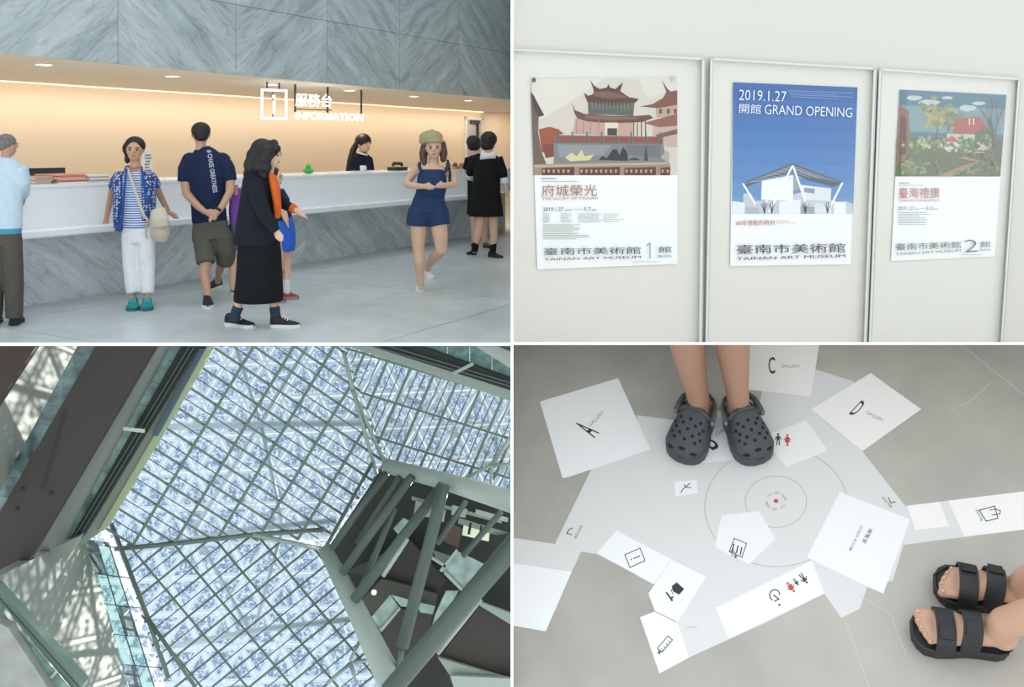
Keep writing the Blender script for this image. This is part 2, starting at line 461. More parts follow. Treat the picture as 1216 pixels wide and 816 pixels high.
# hanging lit sign
sgp = Plane(CP(0, -1.27, 0), nv)
glow = mat('sign_glow', 'FFFFFF', .5, emit=1.3)
sign = thing('information_sign', 'glowing white information sign hung on dark rods from the ceiling', 'sign', sgp.at(372, 141))
def sg(off): return lambda x, y: sgp.at(x, y, off)
def solid_text(s, x0, y0, x1, y1, h, fn0, fn1, m, name, parent, bold=0):
    """lettering with a real depth"""
    vs, fs = text_mesh(s, bold)
    mb = MB(); add_text(mb, s, x0, y0, x1, y1, h, fn0, 0, bold)
    n = len(mb.v); mb2 = MB(); add_text(mb2, s, x0, y0, x1, y1, h, fn1, 0, bold)
    mb.v += mb2.v; mb.f += [[n + k for k in f] for f in mb2.f]; mb.mi += [0] * len(mb2.f)
    cnt = {}
    for f in fs:
        for a, b in zip(f, f[1:] + f[:1]):
            k = (min(a, b), max(a, b)); cnt[k] = cnt.get(k, 0) + 1
    for (a, b), c in cnt.items():
        if c == 1: mb.f.append([a, b, b + n, a + n]); mb.mi.append(0)
    return mb.build(name, m, parent)
mb = MB()
def bar(mb, x0, y0, x1, y1, w, pl, o0, o1, mi=0):   # pixel bar with depth on a plane
    dx, dy = x1 - x0, y1 - y0; L = math.hypot(dx, dy); nx, ny = -dy / L * w / 2, dx / L * w / 2
    q = [(x0 + nx, y0 + ny), (x1 + nx, y1 + ny), (x1 - nx, y1 - ny), (x0 - nx, y0 - ny)]
    mb.grid_box([pl.at(*p, o0) for p in q] + [pl.at(*p, o1) for p in q], mi)
for a in ((310.2, 106.5, 340.8, 107.8), (310.2, 140.3, 340.8, 141.0), (311.2, 106, 311.2, 141), (339.8, 107, 339.8, 141.5)): bar(mb, *a, 2.6, sgp, 0, .04)
sb = mb.build('symbol_box', glow, sign)
mb = MB(); bar(mb, 325.4, 119.5, 325.4, 135, 3.0, sgp, 0, .04); mb.tube([sgp.at(325.4, 114.5, 0), sgp.at(325.4, 114.5, .04)], .022, 14); mb.build('letter_i', glow, sb)
solid_text('服務台', 350.5, 126, 394, 127.6, 15.5, sg(0), sg(.04), glow, 'lettering', sign, .006)
solid_text('INFORMATION', 351, 141.6, 431.5, 144, 8.6, sg(0), sg(.04), glow, 'lettering', sign, .02)
for x in (317, 331.5):
    mb = MB(); mb.tube([W_ for W_ in (sgp.at(x, 97 + (x - 316) * .09, .01), sgp.at(x, 106, .01))], .012, 8); mb.build('rod', dark_metal, sign)
for x, y in ((350.5, 133), (389, 134), (429, 135)):
    mb = MB(); mb.tube([sgp.at(x, 97 + (x - 316) * .085, -.01), sgp.at(x, y, -.01)], .016, 8); mb.build('rod', dark_metal, sign)
mb = MB(); bar(mb, 324.0, 106, 324.0, 140, 1.2, sgp, -.03, -.01); mb.build('rod', dark_metal, sign)
for y0, x0, x1 in ((129.4, 350, 394),):
    mb = MB(); bar(mb, x0, y0, x1, y0 + 1.6, 1.2, sgp, -.02, 0); mb.build('rail', dark_metal, sign)

# ------------------------------------------------------------------ people of the lobby
skin_a = mat('skin_light', 'D9B096', .5)
skin_b = mat('skin_tan', 'C2957A', .5)
hair_black = mat('hair_black', '131112', .55, noise=.3, scale=60)
hair_grey = mat('hair_grey', '6D6864', .5, noise=.35, scale=60)
hair_brown = mat('hair_brown', '4A3A30', .45, noise=.4, scale=60)
eye_mat = mat('eye_dark', '1A1412', .3)
lip_mat = mat('lip', '9E5A50', .5)

def gY(py): return F * H / (py - PY)                # depth of a point of the lobby floor

class Fig:
    def __init__(s, label, Y0, fx, group=None):
        s.Y = Y0; s.k = Y0 / F
        s.root = thing('person', label, 'person', Vector(((fx - PX) * Y0 / F, Y0, 0)), group)
        s.body = MB()
    def P(s, x, y, dy=0): return W(x, y, s.Y + dy)
    def tube(s, mb, pts, n=12, side=None, rnd=False):   # (px, py, dy[m], rx[px], rdepth[px])
        P = [s.P(p[0], p[1], p[2]) for p in pts]
        R = [(p[3] * s.k, (p[4] if len(p) > 4 else p[3]) * s.k) for p in pts]
        mb.tube(P, R, n, side)
        if rnd:
            for q, r in ((P[0], R[0]), (P[-1], R[-1])): mb.ball(q, r[0], r[1], (r[0] + r[1]) / 2)
    def ball(s, mb, x, y, dy, rx, rz, rd=None):
        mb.ball(s.P(x, y, dy), rx * s.k, (rd or rx) * s.k, rz * s.k)
    def part(s, name, m, fn, voxel=.010, smooth=7, parent=None, label=None):
        mb = MB(); fn(mb)
        o = remesh(name, mb, m, parent or s.root, voxel, smooth)
        if label: o['label'] = label
        return o
    def head(s, x, y, dy, hh, yaw, pitch=0):        # centre, half height in px, yaw 0 = towards the viewer, + = to the picture's right
        u = hh * s.k; c = s.P(x, y, dy)
        fw = Vector((math.sin(yaw), -math.cos(yaw), 0)); rt = Vector((math.cos(yaw), math.sin(yaw), 0))
        s.hc, s.hu, s.fw, s.rt = c, u, fw, rt
        R = Matrix((rt, -fw, UP)).transposed()
        b = s.body
        b.ball(c + UP * u * .12, u * .70, u * .80, u * .86, rot=R)
        b.ball(c + fw * u * .16 - UP * u * .42, u * .50, u * .56, u * .54, rot=R)
        b.ball(c + fw * u * .84 - UP * u * .12, u * .11, u * .14, u * .2, 8, 6, rot=R)
        for sg_ in (-1, 1): b.ball(c + rt * sg_ * u * .70 - UP * u * .05, u * .08, u * .15, u * .22, 8, 6, rot=R)
        b.tube([c - fw * u * .1 - UP * u * .5, c - fw * u * .22 - UP * u * 1.45], [u * .40, u * .46], 10)
    def face(s):
        c, u, fw, rt = s.hc, s.hu, s.fw, s.rt
        R = Matrix((rt, -fw, UP)).transposed()
        for sg_ in (-1, 1):
            m = MB(); m.ball(c + fw * u * .74 + rt * sg_ * u * .28 + UP * u * .02, u * .10, u * .07, u * .06, 8, 6, rot=R); m.build('eye', eye_mat, s.root, True)
            m = MB(); m.ball(c + fw * u * .76 + rt * sg_ * u * .29 + UP * u * .18, u * .16, u * .05, u * .03, 8, 6, rot=R); m.build('eyebrow', hair_black, s.root, True)
        m = MB(); m.ball(c + fw * u * .71 - UP * u * .50, u * .17, u * .06, u * .05, 8, 6, rot=R); m.build('mouth', lip_mat, s.root, True)
    def hair_cap(s, mb, back=.16, up=.20, w=.80, d=.84, h=.86):
        R = Matrix((s.rt, -s.fw, UP)).transposed(); u = s.hu
        mb.ball(s.hc - s.fw * u * back + UP * u * up, u * w, u * d, u * h, 18, 12, rot=R)
    def hp(s, f, r, z): return s.hc + s.fw * s.hu * f + s.rt * s.hu * r + UP * s.hu * z
    def hand(s, mb, wrist, tip, r, curl=Vector((0, 0, 0)), thumb=None):
        """palm, four fingers and a thumb between two points"""
        a, b = Vector(wrist), Vector(tip); d = b - a; L = d.length; d.normalize()
        sd_ = thumb.normalized() if thumb is not None else Vector((0, 0, 1)).cross(d).normalized()
        mb.tube([a, a + d * L * .3, a + d * L * .55], [(r * .8, r * .6), (r * 1.1, r * .55), (r * 1.05, r * .5)], 10, sd_)
        for q, ln in ((-.75, .9), (-.25, 1.0), (.25, .97), (.75, .82)):
            o = a + d * L * .5 + sd_ * r * q
            mb.tube([o, o + d * L * (ln - .5) * .55, o + d * L * (ln - .5) + curl * L * .3], [r * .27, r * .25, r * .2], 6)
        o = a + d * L * .2 + sd_ * r * .9
        mb.tube([o, o + sd_ * r * .5 + d * L * .2, o + sd_ * r * .55 + d * L * .42], [r * .32, r * .28, r * .22], 6)
    def finish(s, m, voxel=.0095): s.bodyo = remesh('body', s.body, m, s.root, voxel, 3); return s.bodyo

def loft_shoe(fig, heel, toe, w, h, mu, ms, name='shoe', lace=None):
    heel, toe = Vector(heel), Vector(toe); heel.z = toe.z = 0
    ax = toe - heel; L = ax.length; ax.normalize(); sd_ = Vector((-ax.y, ax.x, 0))
    T = [0, .06, .16, .32, .5, .66, .8, .91, 1.0]
    HW = [.30, .62, .74, .70, .80, .96, 1.0, .80, .34]
    HT = [.82, .98, 1.0, .95, .74, .56, .48, .40, .22]
    mb = MB(); i0 = 0; n = 9
    for t, hw, ht in zip(T, HW, HT):
        for j in range(n):
            a = math.pi * j / (n - 1)
            mb.v.append(heel + ax * L * t + sd_ * (w / 2 * hw * .97 * math.cos(a)) + UP * (.018 + max(.01, h * ht - .018) * (math.sin(a) ** .7)))
    for k in range(len(T) - 1):
        for j in range(n - 1):
            q = k * n + j; mb.f.append([q, q + 1, q + n + 1, q + n]); mb.mi.append(0)
    mb.f.append(list(range(n))); mb.mi.append(0); mb.f.append([(len(T) - 1) * n + j for j in reversed(range(n))]); mb.mi.append(0)
    o = mb.build(name, mu, fig.root, True)
    mb = MB(); out = [heel + ax * L * t + sd_ * (w / 2 * hw) for t, hw in zip(T, HW)] + [heel + ax * L * t - sd_ * (w / 2 * hw) for t, hw in reversed(list(zip(T, HW)))]
    mb.slab(out, UP * .028); mb.build('sole', ms, o)
    if lace:
        for q in (.42, .5, .58):
            hh = h * (.88 - (q - .42) * 1.6)
            mb = MB(); c = heel + ax * L * q + UP * (hh + .006)
            mb.tube([c - sd_ * w * .22 - UP * .012, c + UP * .004, c + sd_ * w * .22 - UP * .012], .006, 6); mb.build('lace', lace, o)
    return o

def pat(name, kind, a, b, scale, rough=.75):
    m = bpy.data.materials.new(name); m.use_nodes = True; nt = m.node_tree; bs = nt.nodes['Principled BSDF']; N = nt.nodes.new; L = nt.links.new
    tc_ = N('ShaderNodeTexCoord'); r = N('ShaderNodeValToRGB'); r.color_ramp.interpolation = 'CONSTANT'
    if kind == 'stripe':
        t = N('ShaderNodeTexWave'); t.wave_type = 'BANDS'; t.bands_direction = 'Z'; t.inputs['Scale'].default_value = scale; t.inputs['Distortion'].default_value = .4
        L(tc_.outputs['Object'], t.inputs['Vector']); L(t.outputs['Fac'], r.inputs[0]); r.color_ramp.elements[1].position = .5
    else:
        t = N('ShaderNodeTexVoronoi'); t.inputs['Scale'].default_value = scale; t.inputs['Randomness'].default_value = .5
        L(tc_.outputs['Object'], t.inputs['Vector']); L(t.outputs['Distance'], r.inputs[0]); r.color_ramp.elements[1].position = .36
    r.color_ramp.elements[0].color = (*lin(a), 1); r.color_ramp.elements[1].color = (*lin(b), 1)
    L(r.outputs[0], bs.inputs['Base Color']); bs.inputs['Roughness'].default_value = rough
    return m

def cloth(name, c, rough=.85): return mat(name, c, rough, noise=.05, scale=26, bump=.25, spec=.2)
rubber_white = mat('rubber_white', 'E6E6E2', .5)
rubber_dark = mat('rubber_dark', '222224', .6)

# --- woman in white trousers leaning on the counter
f = Fig('woman in white trousers and blue patterned vest leaning on the counter', gY(366), 165)
f.head(160, 178, .05, 14.5, .25)
b = f.body
f.tube(b, [(158, 199, .1, 8, 6), (159, 207, .1, 15, 8), (160, 222, .1, 15, 9), (161, 246, .12, 13, 9), (163, 266, .12, 17, 10), (164, 284, .12, 17, 10)])
f.tube(b, [(142, 209, .1, 5.5), (134, 222, .18, 4.8), (131, 238, .3, 4), (127, 256, .38, 3.3), (126, 262, .38, 3)])
f.tube(b, [(177, 209, .1, 5.5), (185, 221, .18, 4.8), (191, 234, .28, 4), (199, 250, .36, 3.2), (201, 254, .36, 3)])
f.hand(b, f.P(126, 260, .38), f.P(124, 275, .36), 3.6 * f.k, Vector((.6, -.2, 0)), Vector((1, 0, 0)))
f.hand(b, f.P(201, 253, .36), f.P(213, 258, .3), 3.2 * f.k, Vector((0, 0, -.4)), Vector((.2, -.3, -1)))
f.tube(b, [(156, 285, .12, 9), (156, 316, .1, 6.5), (157, 345, .05, 4.4), (157, 358, .03, 4)])
f.tube(b, [(174, 285, .12, 9), (175, 316, .1, 6.5), (175, 345, .05, 4.4), (175, 358, .03, 4)])
f.finish(skin_b); f.face()
def hr(mb):
    f.hair_cap(mb, .16, .34, .84, .86, .80)
    mb.ball(f.hp(-.45, -.45, -.05), f.hu * .52, f.hu * .5, f.hu * .66); mb.ball(f.hp(-.35, -.62, -.75), f.hu * .26, f.hu * .24, f.hu * .42); mb.ball(f.hp(-.1, -.72, .1), f.hu * .24, f.hu * .4, f.hu * .5)
f.part('hair', hair_black, hr)
def tr(mb):
    f.tube(mb, [(164, 262, .12, 17, 11), (164, 276, .12, 19.5, 12.5), (164, 288, .12, 19.5, 12.5)], 16)
    f.tube(mb, [(155, 284, .12, 10.6), (155.5, 316, .1, 9.6), (157.5, 343, .05, 8.4), (158, 349, .04, 7.6)])
    f.tube(mb, [(173.5, 284, .12, 10.6), (174.5, 316, .1, 9.6), (175, 343, .05, 8.4), (175, 349, .04, 7.6)])
f.part('trousers', cloth('white_cotton', 'E4E6EA'), tr)
f.part('shirt', pat('blue_white_stripes', 'stripe', '2E5FA8', 'E4EAF2', 15), lambda mb: f.tube(mb, [(158, 203, .09, 9, 7), (159, 212, .09, 15, 10), (161, 240, .10, 14.5, 11), (163, 262, .11, 17, 12), (163, 271, .11, 18, 12.5)], 16))
vest_m = pat('blue_dotted_voile', 'dot', 'B9C6E4', '2C4780', 42)
def vest(mb):
    for q in ((-1, 143, 139, 137, 139), (1, 175, 181, 181, 178)):
        x0 = q[1]
        f.tube(mb, [(x0 + 3 * -q[0] * -1 * 0 + 0, 204, .10, 6, 9), (x0, 213, .10, 8, 11), (q[2] + 4 * -q[0], 238, .11, 8, 11.5), (q[3] + 6 * -q[0], 258, .12, 8, 12), (q[4] + 4 * -q[0], 274 if q[0] < 0 else 262, .12, 6.5, 11)])
        f.tube(mb, [(142 if q[0] < 0 else 177, 208, .1, 7), (137 if q[0] < 0 else 183, 217, .15, 7.4), (134.5 if q[0] < 0 else 185, 223, .18, 6.6)])
    f.tube(mb, [(150, 202, .14, 8, 6), (168, 202, .14, 8, 6)], side=(0, 1, 0))
f.part('vest', vest_m, vest)
f.part('vest_border', cloth('royal_blue_trim', '2C549C'), lambda mb: (f.tube(mb, [(150, 200, -.0, 2), (148, 222, -.02, 1.8), (146, 250, -.02, 1.8), (142, 276, -.0, 2.4)]), f.tube(mb, [(168, 200, .0, 2), (172, 222, -.02, 1.8), (174, 244, -.02, 1.8)])))
teal = cloth('teal_suede', '2E8C8C')
for x in (158.5, 175): loft_shoe(f, Vector(((x - PX) * 8.35 / F, 8.35, 0)), Vector(((x - 1 - PX) * 8.06 / F, 8.06, 0)), .115, .105, teal, mat('teal_sole', '256B6B', .7), lace=mat('lace_teal', '6CC2BC', .8))
f.part('strap', mat('beige_strap', 'C9BDAE', .7), lambda mb: f.tube(mb, [(151, 199, .02, 1.7), (157, 216, -.03, 1.7), (164, 237, -.05, 1.7), (171, 256, -.05, 1.7), (176, 262, -.03, 1.7)]), .007, 1)
bagm = mat('beige_leather', 'B7AD9C', .6, noise=.1, scale=20)
bag = f.part('shoulder_bag', bagm, lambda mb: (f.tube(mb, [(188, 249, -.04, 9, 5), (189, 262, -.06, 12, 7), (190, 278, -.05, 12, 7.5), (190, 287, -.04, 9, 5)], 14)))
f.part('bag_flap', mat('beige_leather_light', 'C4BAA9', .6), lambda mb: f.tube(mb, [(188, 248, -.07, 8.5, 5), (190, 262, -.1, 11, 6), (191, 270, -.1, 9, 4)], 12), .008, 2, bag)
f.part('tassel', bagm, lambda mb: f.tube(mb, [(176, 262, -.03, 1.6), (173, 274, -.03, 1.3), (174, 284, -.03, 1.1)], 6), .006, 1, bag)

# --- man in the navy shirt, hands behind his back
f = Fig('man in navy t-shirt and olive shorts with hands clasped behind his back', 8.7, 250)
f.head(238.5, 160, .0, 14.2, math.pi + .35)
b = f.body
f.tube(b, [(241, 180, 0, 15, 8), (243, 190, 0, 25, 10), (245, 215, 0, 20, 11), (247, 245, 0, 18, 11), (249, 270, 0, 19, 11)])
f.tube(b, [(222, 190, 0, 7), (219, 206, -.02, 6.4), (221.5, 230, -.06, 5.2), (235, 245, -.18, 4.4), (244, 252, -.24, 3.4)])
f.tube(b, [(268, 190, 0, 7), (273, 206, -.02, 6.2), (274, 226, -.06, 5), (265, 243, -.18, 4.2), (259, 252, -.24, 3.4)])
f.hand(b, f.P(244, 251, -.24), f.P(258, 259, -.27), 4 * f.k, Vector((0, 0, -.2)), Vector((.3, 0, 1)))
f.hand(b, f.P(260, 250, -.25), f.P(247, 262, -.28), 4 * f.k, Vector((0, 0, -.2)), Vector((-.3, 0, 1)))
f.tube(b, [(243, 275, 0, 10), (245, 305, -.06, 7.6), (242.5, 325, -.16, 6), (246, 345, -.28, 4.2), (248, 356, -.3, 4)])
f.tube(b, [(262, 275, 0, 10), (265, 302, .12, 7.4), (262, 316, .3, 5.6), (259, 328, .5, 4), (258.5, 336, .55, 3.8)])
f.finish(skin_b); f.face()
f.part('hair', hair_black, lambda mb: (f.hair_cap(mb, .12, .34, .80, .86, .74), mb.ball(f.hp(-.45, 0, -.08), f.hu * .62, f.hu * .45, f.hu * .50)))
navy = cloth('navy_jersey', '202A48')
def ts(mb):
    f.tube(mb, [(240, 175, 0, 8, 8), (241.5, 181, 0, 15, 10.5), (243.5, 189, 0, 23, 12.5), (245.5, 215, 0, 22.5, 13.5), (247.5, 245, 0, 20.5, 13.5), (249, 264, 0, 21, 14)], 18)
    f.ball(mb, 225, 190, 0, 9, 9); f.ball(mb, 264, 190, 0, 9.5, 9)
    f.tube(mb, [(225, 190, 0, 9), (220, 201, -.02, 8.8), (219, 216, -.03, 8)]); f.tube(mb, [(265, 190, 0, 9), (271, 201, -.02, 8.4), (274, 215, -.03, 7.6)])
shirt = f.part('t_shirt', navy, ts)
def shorts(mb):
    f.tube(mb, [(249, 258, 0, 19.5, 13), (250, 272, 0, 22, 14), (251.5, 284, 0, 23.5, 14)], 18)
    f.tube(mb, [(241, 278, 0, 12.5), (243, 296, -.05, 12), (244.5, 313, -.1, 11)]); f.tube(mb, [(263, 278, 0, 12.5), (267.5, 296, .06, 12.5), (269.5, 311, .14, 12.5)])
f.part('shorts', cloth('olive_twill', '5E5D55'), shorts)
blk = mat('black_knit', '1D1E20', .7)
def gp(x, y): return Vector(((x - PX) * gY(y) / F, gY(y), 0))
loft_shoe(f, gp(246, 359), gp(249, 364) + Vector((.03, -.13, 0)), .105, .11, blk, rubber_white)
loft_shoe(f, gp(262, 341), gp(256.5, 345) + Vector((-.08, -.1, 0)), .105, .11, blk, rubber_white)
f.part('watch', black_plastic, lambda mb: f.tube(mb, [(259.5, 248, -.235, 4.4), (257.5, 250.5, -.25, 4.2)], 10), .006, 1)
# lettering down the back of the shirt, laid on the cloth
me = shirt.data; org = worldloc(f.root)
bv = BVHTree.FromPolygons([v.co + org for v in me.vertices], [tuple(p.vertices) for p in me.polygons])
def on_back(x, y):
    d = W(x, y, 1.0) - cam.location
    h = bv.ray_cast(cam.location, d.normalized())
    return (h[0] if h[0] else f.P(x, y, -.11)) + Vector((0, -.004, 0))
mb = MB(); add_text(mb, '# CHASE GREATNESS', 245.2, 178.5, 252.6, 229, 6.2, on_back, bold=.02)
mb.build('lettering', mat('print_silver', 'B9C2D2', .6), shirt)

# --- woman in black walking to the right
f = Fig('woman in black cardigan and long black skirt striding past the counter', gY(389), 309)
f.head(321, 185, 0, 15.5, 1.35)
b = f.body
f.tube(b, [(312, 206, 0, 12, 13), (309, 216, 0, 16, 18), (308, 245, 0, 17, 17), (307, 275, 0, 20, 17), (307, 300, 0, 20, 17)])
f.tube(b, [(306, 216, -.13, 7), (310, 236, -.18, 6), (315, 254, -.2, 5), (326, 270, -.2, 4), (328, 274, -.2, 3.6)])
f.tube(b, [(322, 218, .14, 7), (331, 236, .14, 5.5), (341, 245, .10, 4.5), (351, 249, .06, 3.6)])
f.hand(b, f.P(328, 273, -.2), f.P(333, 288, -.22), 4.6 * f.k, Vector((.4, 0, 0)), Vector((1, -.4, 0)))
f.hand(b, f.P(351, 249, .06), f.P(366, 258, .02), 4.4 * f.k, Vector((0, 0, -.4)), Vector((.5, -.6, -.6)))
f.tube(b, [(300, 300, -.05, 11), (293, 335, -.06, 8), (284, 358, -.06, 5.2), (279, 380, -.06, 4.6)])
f.tube(b, [(316, 300, .05, 11), (322, 335, .04, 8), (325, 358, .02, 5.2), (327, 381, .02, 4.6)])
f.finish(skin_a); f.face()
def hr(mb):
    f.hair_cap(mb, .16, .30, .98, .94, .92)
    for x, y, dy, r in ((311, 178, 0, 14), (304, 186, 0, 12), (300, 196, -.03, 11), (303, 205, 0, 11), (309, 197, -.08, 10), (314, 188, -.11, 9), (316, 199, -.10, 7), (313, 208, -.08, 7), (297, 204, -.02, 7), (308, 186, .1, 11), (318, 180, -.11, 8), (325, 171, -.04, 6), (330, 176, -.07, 4)): f.ball(mb, x, y, dy, r, r, r)
f.part('hair', hair_black, hr)
blackc = cloth('charcoal_black_knit', '1C2028')
def cd_(mb):
    f.tube(mb, [(311, 204, 0, 12, 14), (308, 213, 0, 19, 21), (306, 240, 0, 21, 22), (305, 268, 0, 25, 22), (305, 290, 0, 27.5, 22)], 18)
    f.tube(mb, [(303, 214, -.13, 10), (307, 236, -.19, 9.5), (314, 255, -.21, 8.5), (325, 271, -.21, 6.4), (328, 275, -.21, 6)])
    f.tube(mb, [(320, 216, .14, 9), (330, 235, .15, 7.6), (340, 244, .10, 6.6), (347, 247.5, .08, 6)])
f.part('cardigan', blackc, cd_)
f.part('hood', blackc, lambda mb: (f.ball(mb, 299, 209, 0, 9, 7, 14), f.ball(mb, 305, 205, -.06, 9, 5, 8)))
orange = cloth('orange_cotton', 'D9662A')
f.part('orange_shirt', orange, lambda mb: f.tube(mb, [(323, 208, -.05, 4.5, 8), (327, 225, -.08, 5.5, 9), (329.5, 245, -.08, 4.5, 8), (330, 259, -.06, 3.5, 6)]))
f.part('cuff', orange, lambda mb: f.tube(mb, [(346, 246.5, .085, 6), (351, 249.5, .06, 5)]), .008, 2)
def sk(mb):
    f.tube(mb, [(308, 282, 0, 24, 20), (308, 300, 0, 26, 21), (308, 330, 0, 27.5, 23), (307, 352, 0, 29, 25), (307, 358, 0, 29, 25)], 20)
f.part('skirt', cloth('black_skirt', '16181C'), sk)
sock = cloth('slate_sock', '33404E')
for pts in ([(283, 364, -.06, 6.4), (279, 374, -.06, 6.2), (278, 382, -.06, 6)], [(326, 364, .02, 6.4), (327, 374, .02, 6.2), (328, 382, .02, 6)]):
    f.part('sock', sock, lambda mb: f.tube(mb, pts), .008, 2)
canvas = mat('black_canvas', '23272E', .8)
lc = mat('lace_white', 'E8E8E4', .8)
loft_shoe(f, gp(268, 386), gp(302, 390), .105, .10, canvas, rubber_white, lace=lc)
loft_shoe(f, gp(321, 389), gp(357, 389), .105, .10, canvas, rubber_white, lace=lc)

# --- child with blue shorts behind her
f = Fig('child in blue shorts and red shoes half hidden behind the striding woman', gY(356), 333)
f.head(325, 211, 0, 12.5, 1.5)
b = f.body
f.tube(b, [(326, 226, 0, 8, 8), (328, 236, 0, 11, 13), (331, 258, 0, 11, 12), (334, 280, 0, 12, 12)])
f.tube(b, [(330, 232, -.1, 5), (336, 248, -.12, 4), (340, 262, -.12, 3.4)])
f.hand(b, f.P(340, 261, -.12), f.P(343, 272, -.12), 3 * f.k)
f.tube(b, [(332, 285, -.05, 8), (331, 315, -.05, 5.5), (326, 345, -.05, 3.6)])
f.tube(b, [(338, 285, .05, 8), (340, 315, .03, 5.5), (341, 340, 0, 3.6), (341, 350, 0, 3.4)])
f.finish(skin_a); f.face()
f.part('hair', hair_black, lambda mb: f.hair_cap(mb, .2, .26, .86, .9, .86))
f.part('t_shirt', cloth('dark_navy_jersey', '22304A'), lambda mb: (f.tube(mb, [(327, 226, 0, 10, 11), (330, 238, 0, 14, 15), (334, 262, 0, 13.5, 15)]), f.tube(mb, [(331, 232, -.1, 7), (336, 247, -.12, 6.4)])))
f.part('shorts', cloth('bright_blue_nylon', '2E63C4', .5), lambda mb: f.tube(mb, [(334, 256, 0, 12, 13), (338, 272, 0, 12.5, 14), (340, 290, 0, 11.5, 13), (340, 298, 0, 9.5, 11)], 16))
f.part('sock', mat('sock_white', 'D8DADC', .9), lambda mb: f.tube(mb, [(341, 332, 0, 4.8), (341, 348, 0, 4.8)]), .008, 2)
redm = mat('red_shoe', 'A8322E', .6)
loft_shoe(f, gp(333, 356), gp(355, 355), .09, .10, redm, mat('grey_sole', '8E9196', .6), lace=mat('lace_grey', '3A3C44', .8))
loft_shoe(f, gp(318, 357), gp(338, 360), .09, .10, redm, mat('grey_sole', '8E9196', .6))

# --- child in purple between the man and the woman
f = Fig('child in purple top half hidden between the man in navy and the striding woman', gY(353), 284)
f.head(300, 210, 0, 12.5, math.pi)
b = f.body
f.tube(b, [(294, 225, 0, 8, 8), (288, 235, 0, 13, 9), (285, 255, 0, 11, 9), (284, 275, 0, 12, 9)])
f.tube(b, [(279, 236, 0, 4.5), (279, 252, 0, 4), (280, 268, 0, 3.4)])
f.hand(b, f.P(280, 267, 0), f.P(281, 278, 0), 3 * f.k)
f.tube(b, [(280, 280, 0, 8), (277.5, 310, 0, 6), (277, 345, 0, 4)]); f.tube(b, [(290, 280, 0, 8), (290, 310, 0, 6), (290, 345, 0, 4)])
f.finish(skin_a); f.face()
f.part('hair', hair_black, lambda mb: f.hair_cap(mb, .1, .28, .86, .9, .84))
f.part('top', cloth('purple_print', '7E4FA6'), lambda mb: (f.tube(mb, [(287, 224, 0, 9, 9), (285, 234, 0, 12, 12), (283, 252, 0, 11.5, 12), (283, 268, 0, 9.5, 12)]), f.tube(mb, [(279, 234, 0, 6), (279, 246, 0, 5.5)])))
f.part('strap', mat('pink_strap', 'D98A9A', .7), lambda mb: f.tube(mb, [(281, 220, -.06, 2.2), (280, 232, -.1, 2.2)]), .007, 1)
f.part('shorts', cloth('grey_shorts', '5B5F6B'), lambda mb: f.tube(mb, [(284, 264, 0, 12, 11), (285, 280, 0, 14, 11), (285, 296, 0, 13, 10)]))
loft_shoe(f, gp(277, 350), gp(278, 347), .085, .09, rubber_dark, rubber_white); loft_shoe(f, gp(290, 350), gp(291, 347), .085, .09, rubber_dark, rubber_white)

# --- girl with beret and blue romper walking to the viewer
f = Fig('young woman in beige beret and blue romper walking away from the counter', gY(346), 505)
f.head(515, 176, 0, 14, .12)
b = f.body
f.tube(b, [(514, 194, 0, 8, 6), (513, 199, 0, 19, 8), (513, 212, 0, 16, 9), (511, 229, 0, 14, 9), (509, 248, 0, 18, 10), (508, 262, 0, 19, 10)])
f.tube(b, [(496, 198, 0, 5.6), (489, 208, .02, 5.4), (483.5, 219, 0, 4.8), (495, 221, -.12, 4), (503, 221.5, -.2, 3.2)])
f.tube(b, [(531, 198, 0, 5.6), (536.5, 208, .02, 5.4), (539, 219, 0, 4.6), (531, 220, -.12, 3.8), (526, 220.5, -.2, 3.2)])
f.hand(b, f.P(503, 221, -.2), f.P(517, 223, -.25), 3.6 * f.k, Vector((0, 0, .2)), Vector((0, -.3, 1)))
f.hand(b, f.P(528, 220, -.2), f.P(517, 221, -.27), 3.6 * f.k, Vector((0, 0, .2)), Vector((0, -.3, 1)))
f.tube(b, [(497, 260, 0, 10.5), (497, 280, -.02, 9), (497, 297, -.04, 7), (498, 312, -.06, 6.6), (499, 328, -.04, 4.4), (499.5, 340, -.03, 4)])
f.tube(b, [(520, 260, 0, 10.5), (523, 282, -.04, 9), (524, 297, -.06, 7.2), (516, 306, .1, 6.4), (508.5, 315, .28, 4.4), (508, 322, .3, 4)])
f.finish(skin_a); f.face()
def hr(mb):
    f.hair_cap(mb, .26, .20, .84, .80, .84)
    f.tube(mb, [(504, 172, .04, 4, 7), (502.5, 182, .02, 5.2, 7), (503, 190, .0, 4.6, 6), (504.5, 195, -.03, 2.6, 4)], rnd=True); f.tube(mb, [(526, 172, .05, 4, 7), (527, 182, .03, 5, 7), (526.5, 189, .01, 4, 5)], rnd=True)
f.part('hair', hair_brown, hr)
f.part('beret', cloth('khaki_felt', 'A89F7E'), lambda mb: (f.ball(mb, 512, 163, .02, 14.5, 8.6, 14.5), f.ball(mb, 505, 167, .02, 8, 6, 10), f.tube(mb, [(514, 170, .0, 12.5, 13), (514, 166, .0, 13, 13.5)], 16), f.ball(mb, 513, 155, .02, 1.5, 2)))
denim = cloth('blue_chambray', '2D4163')
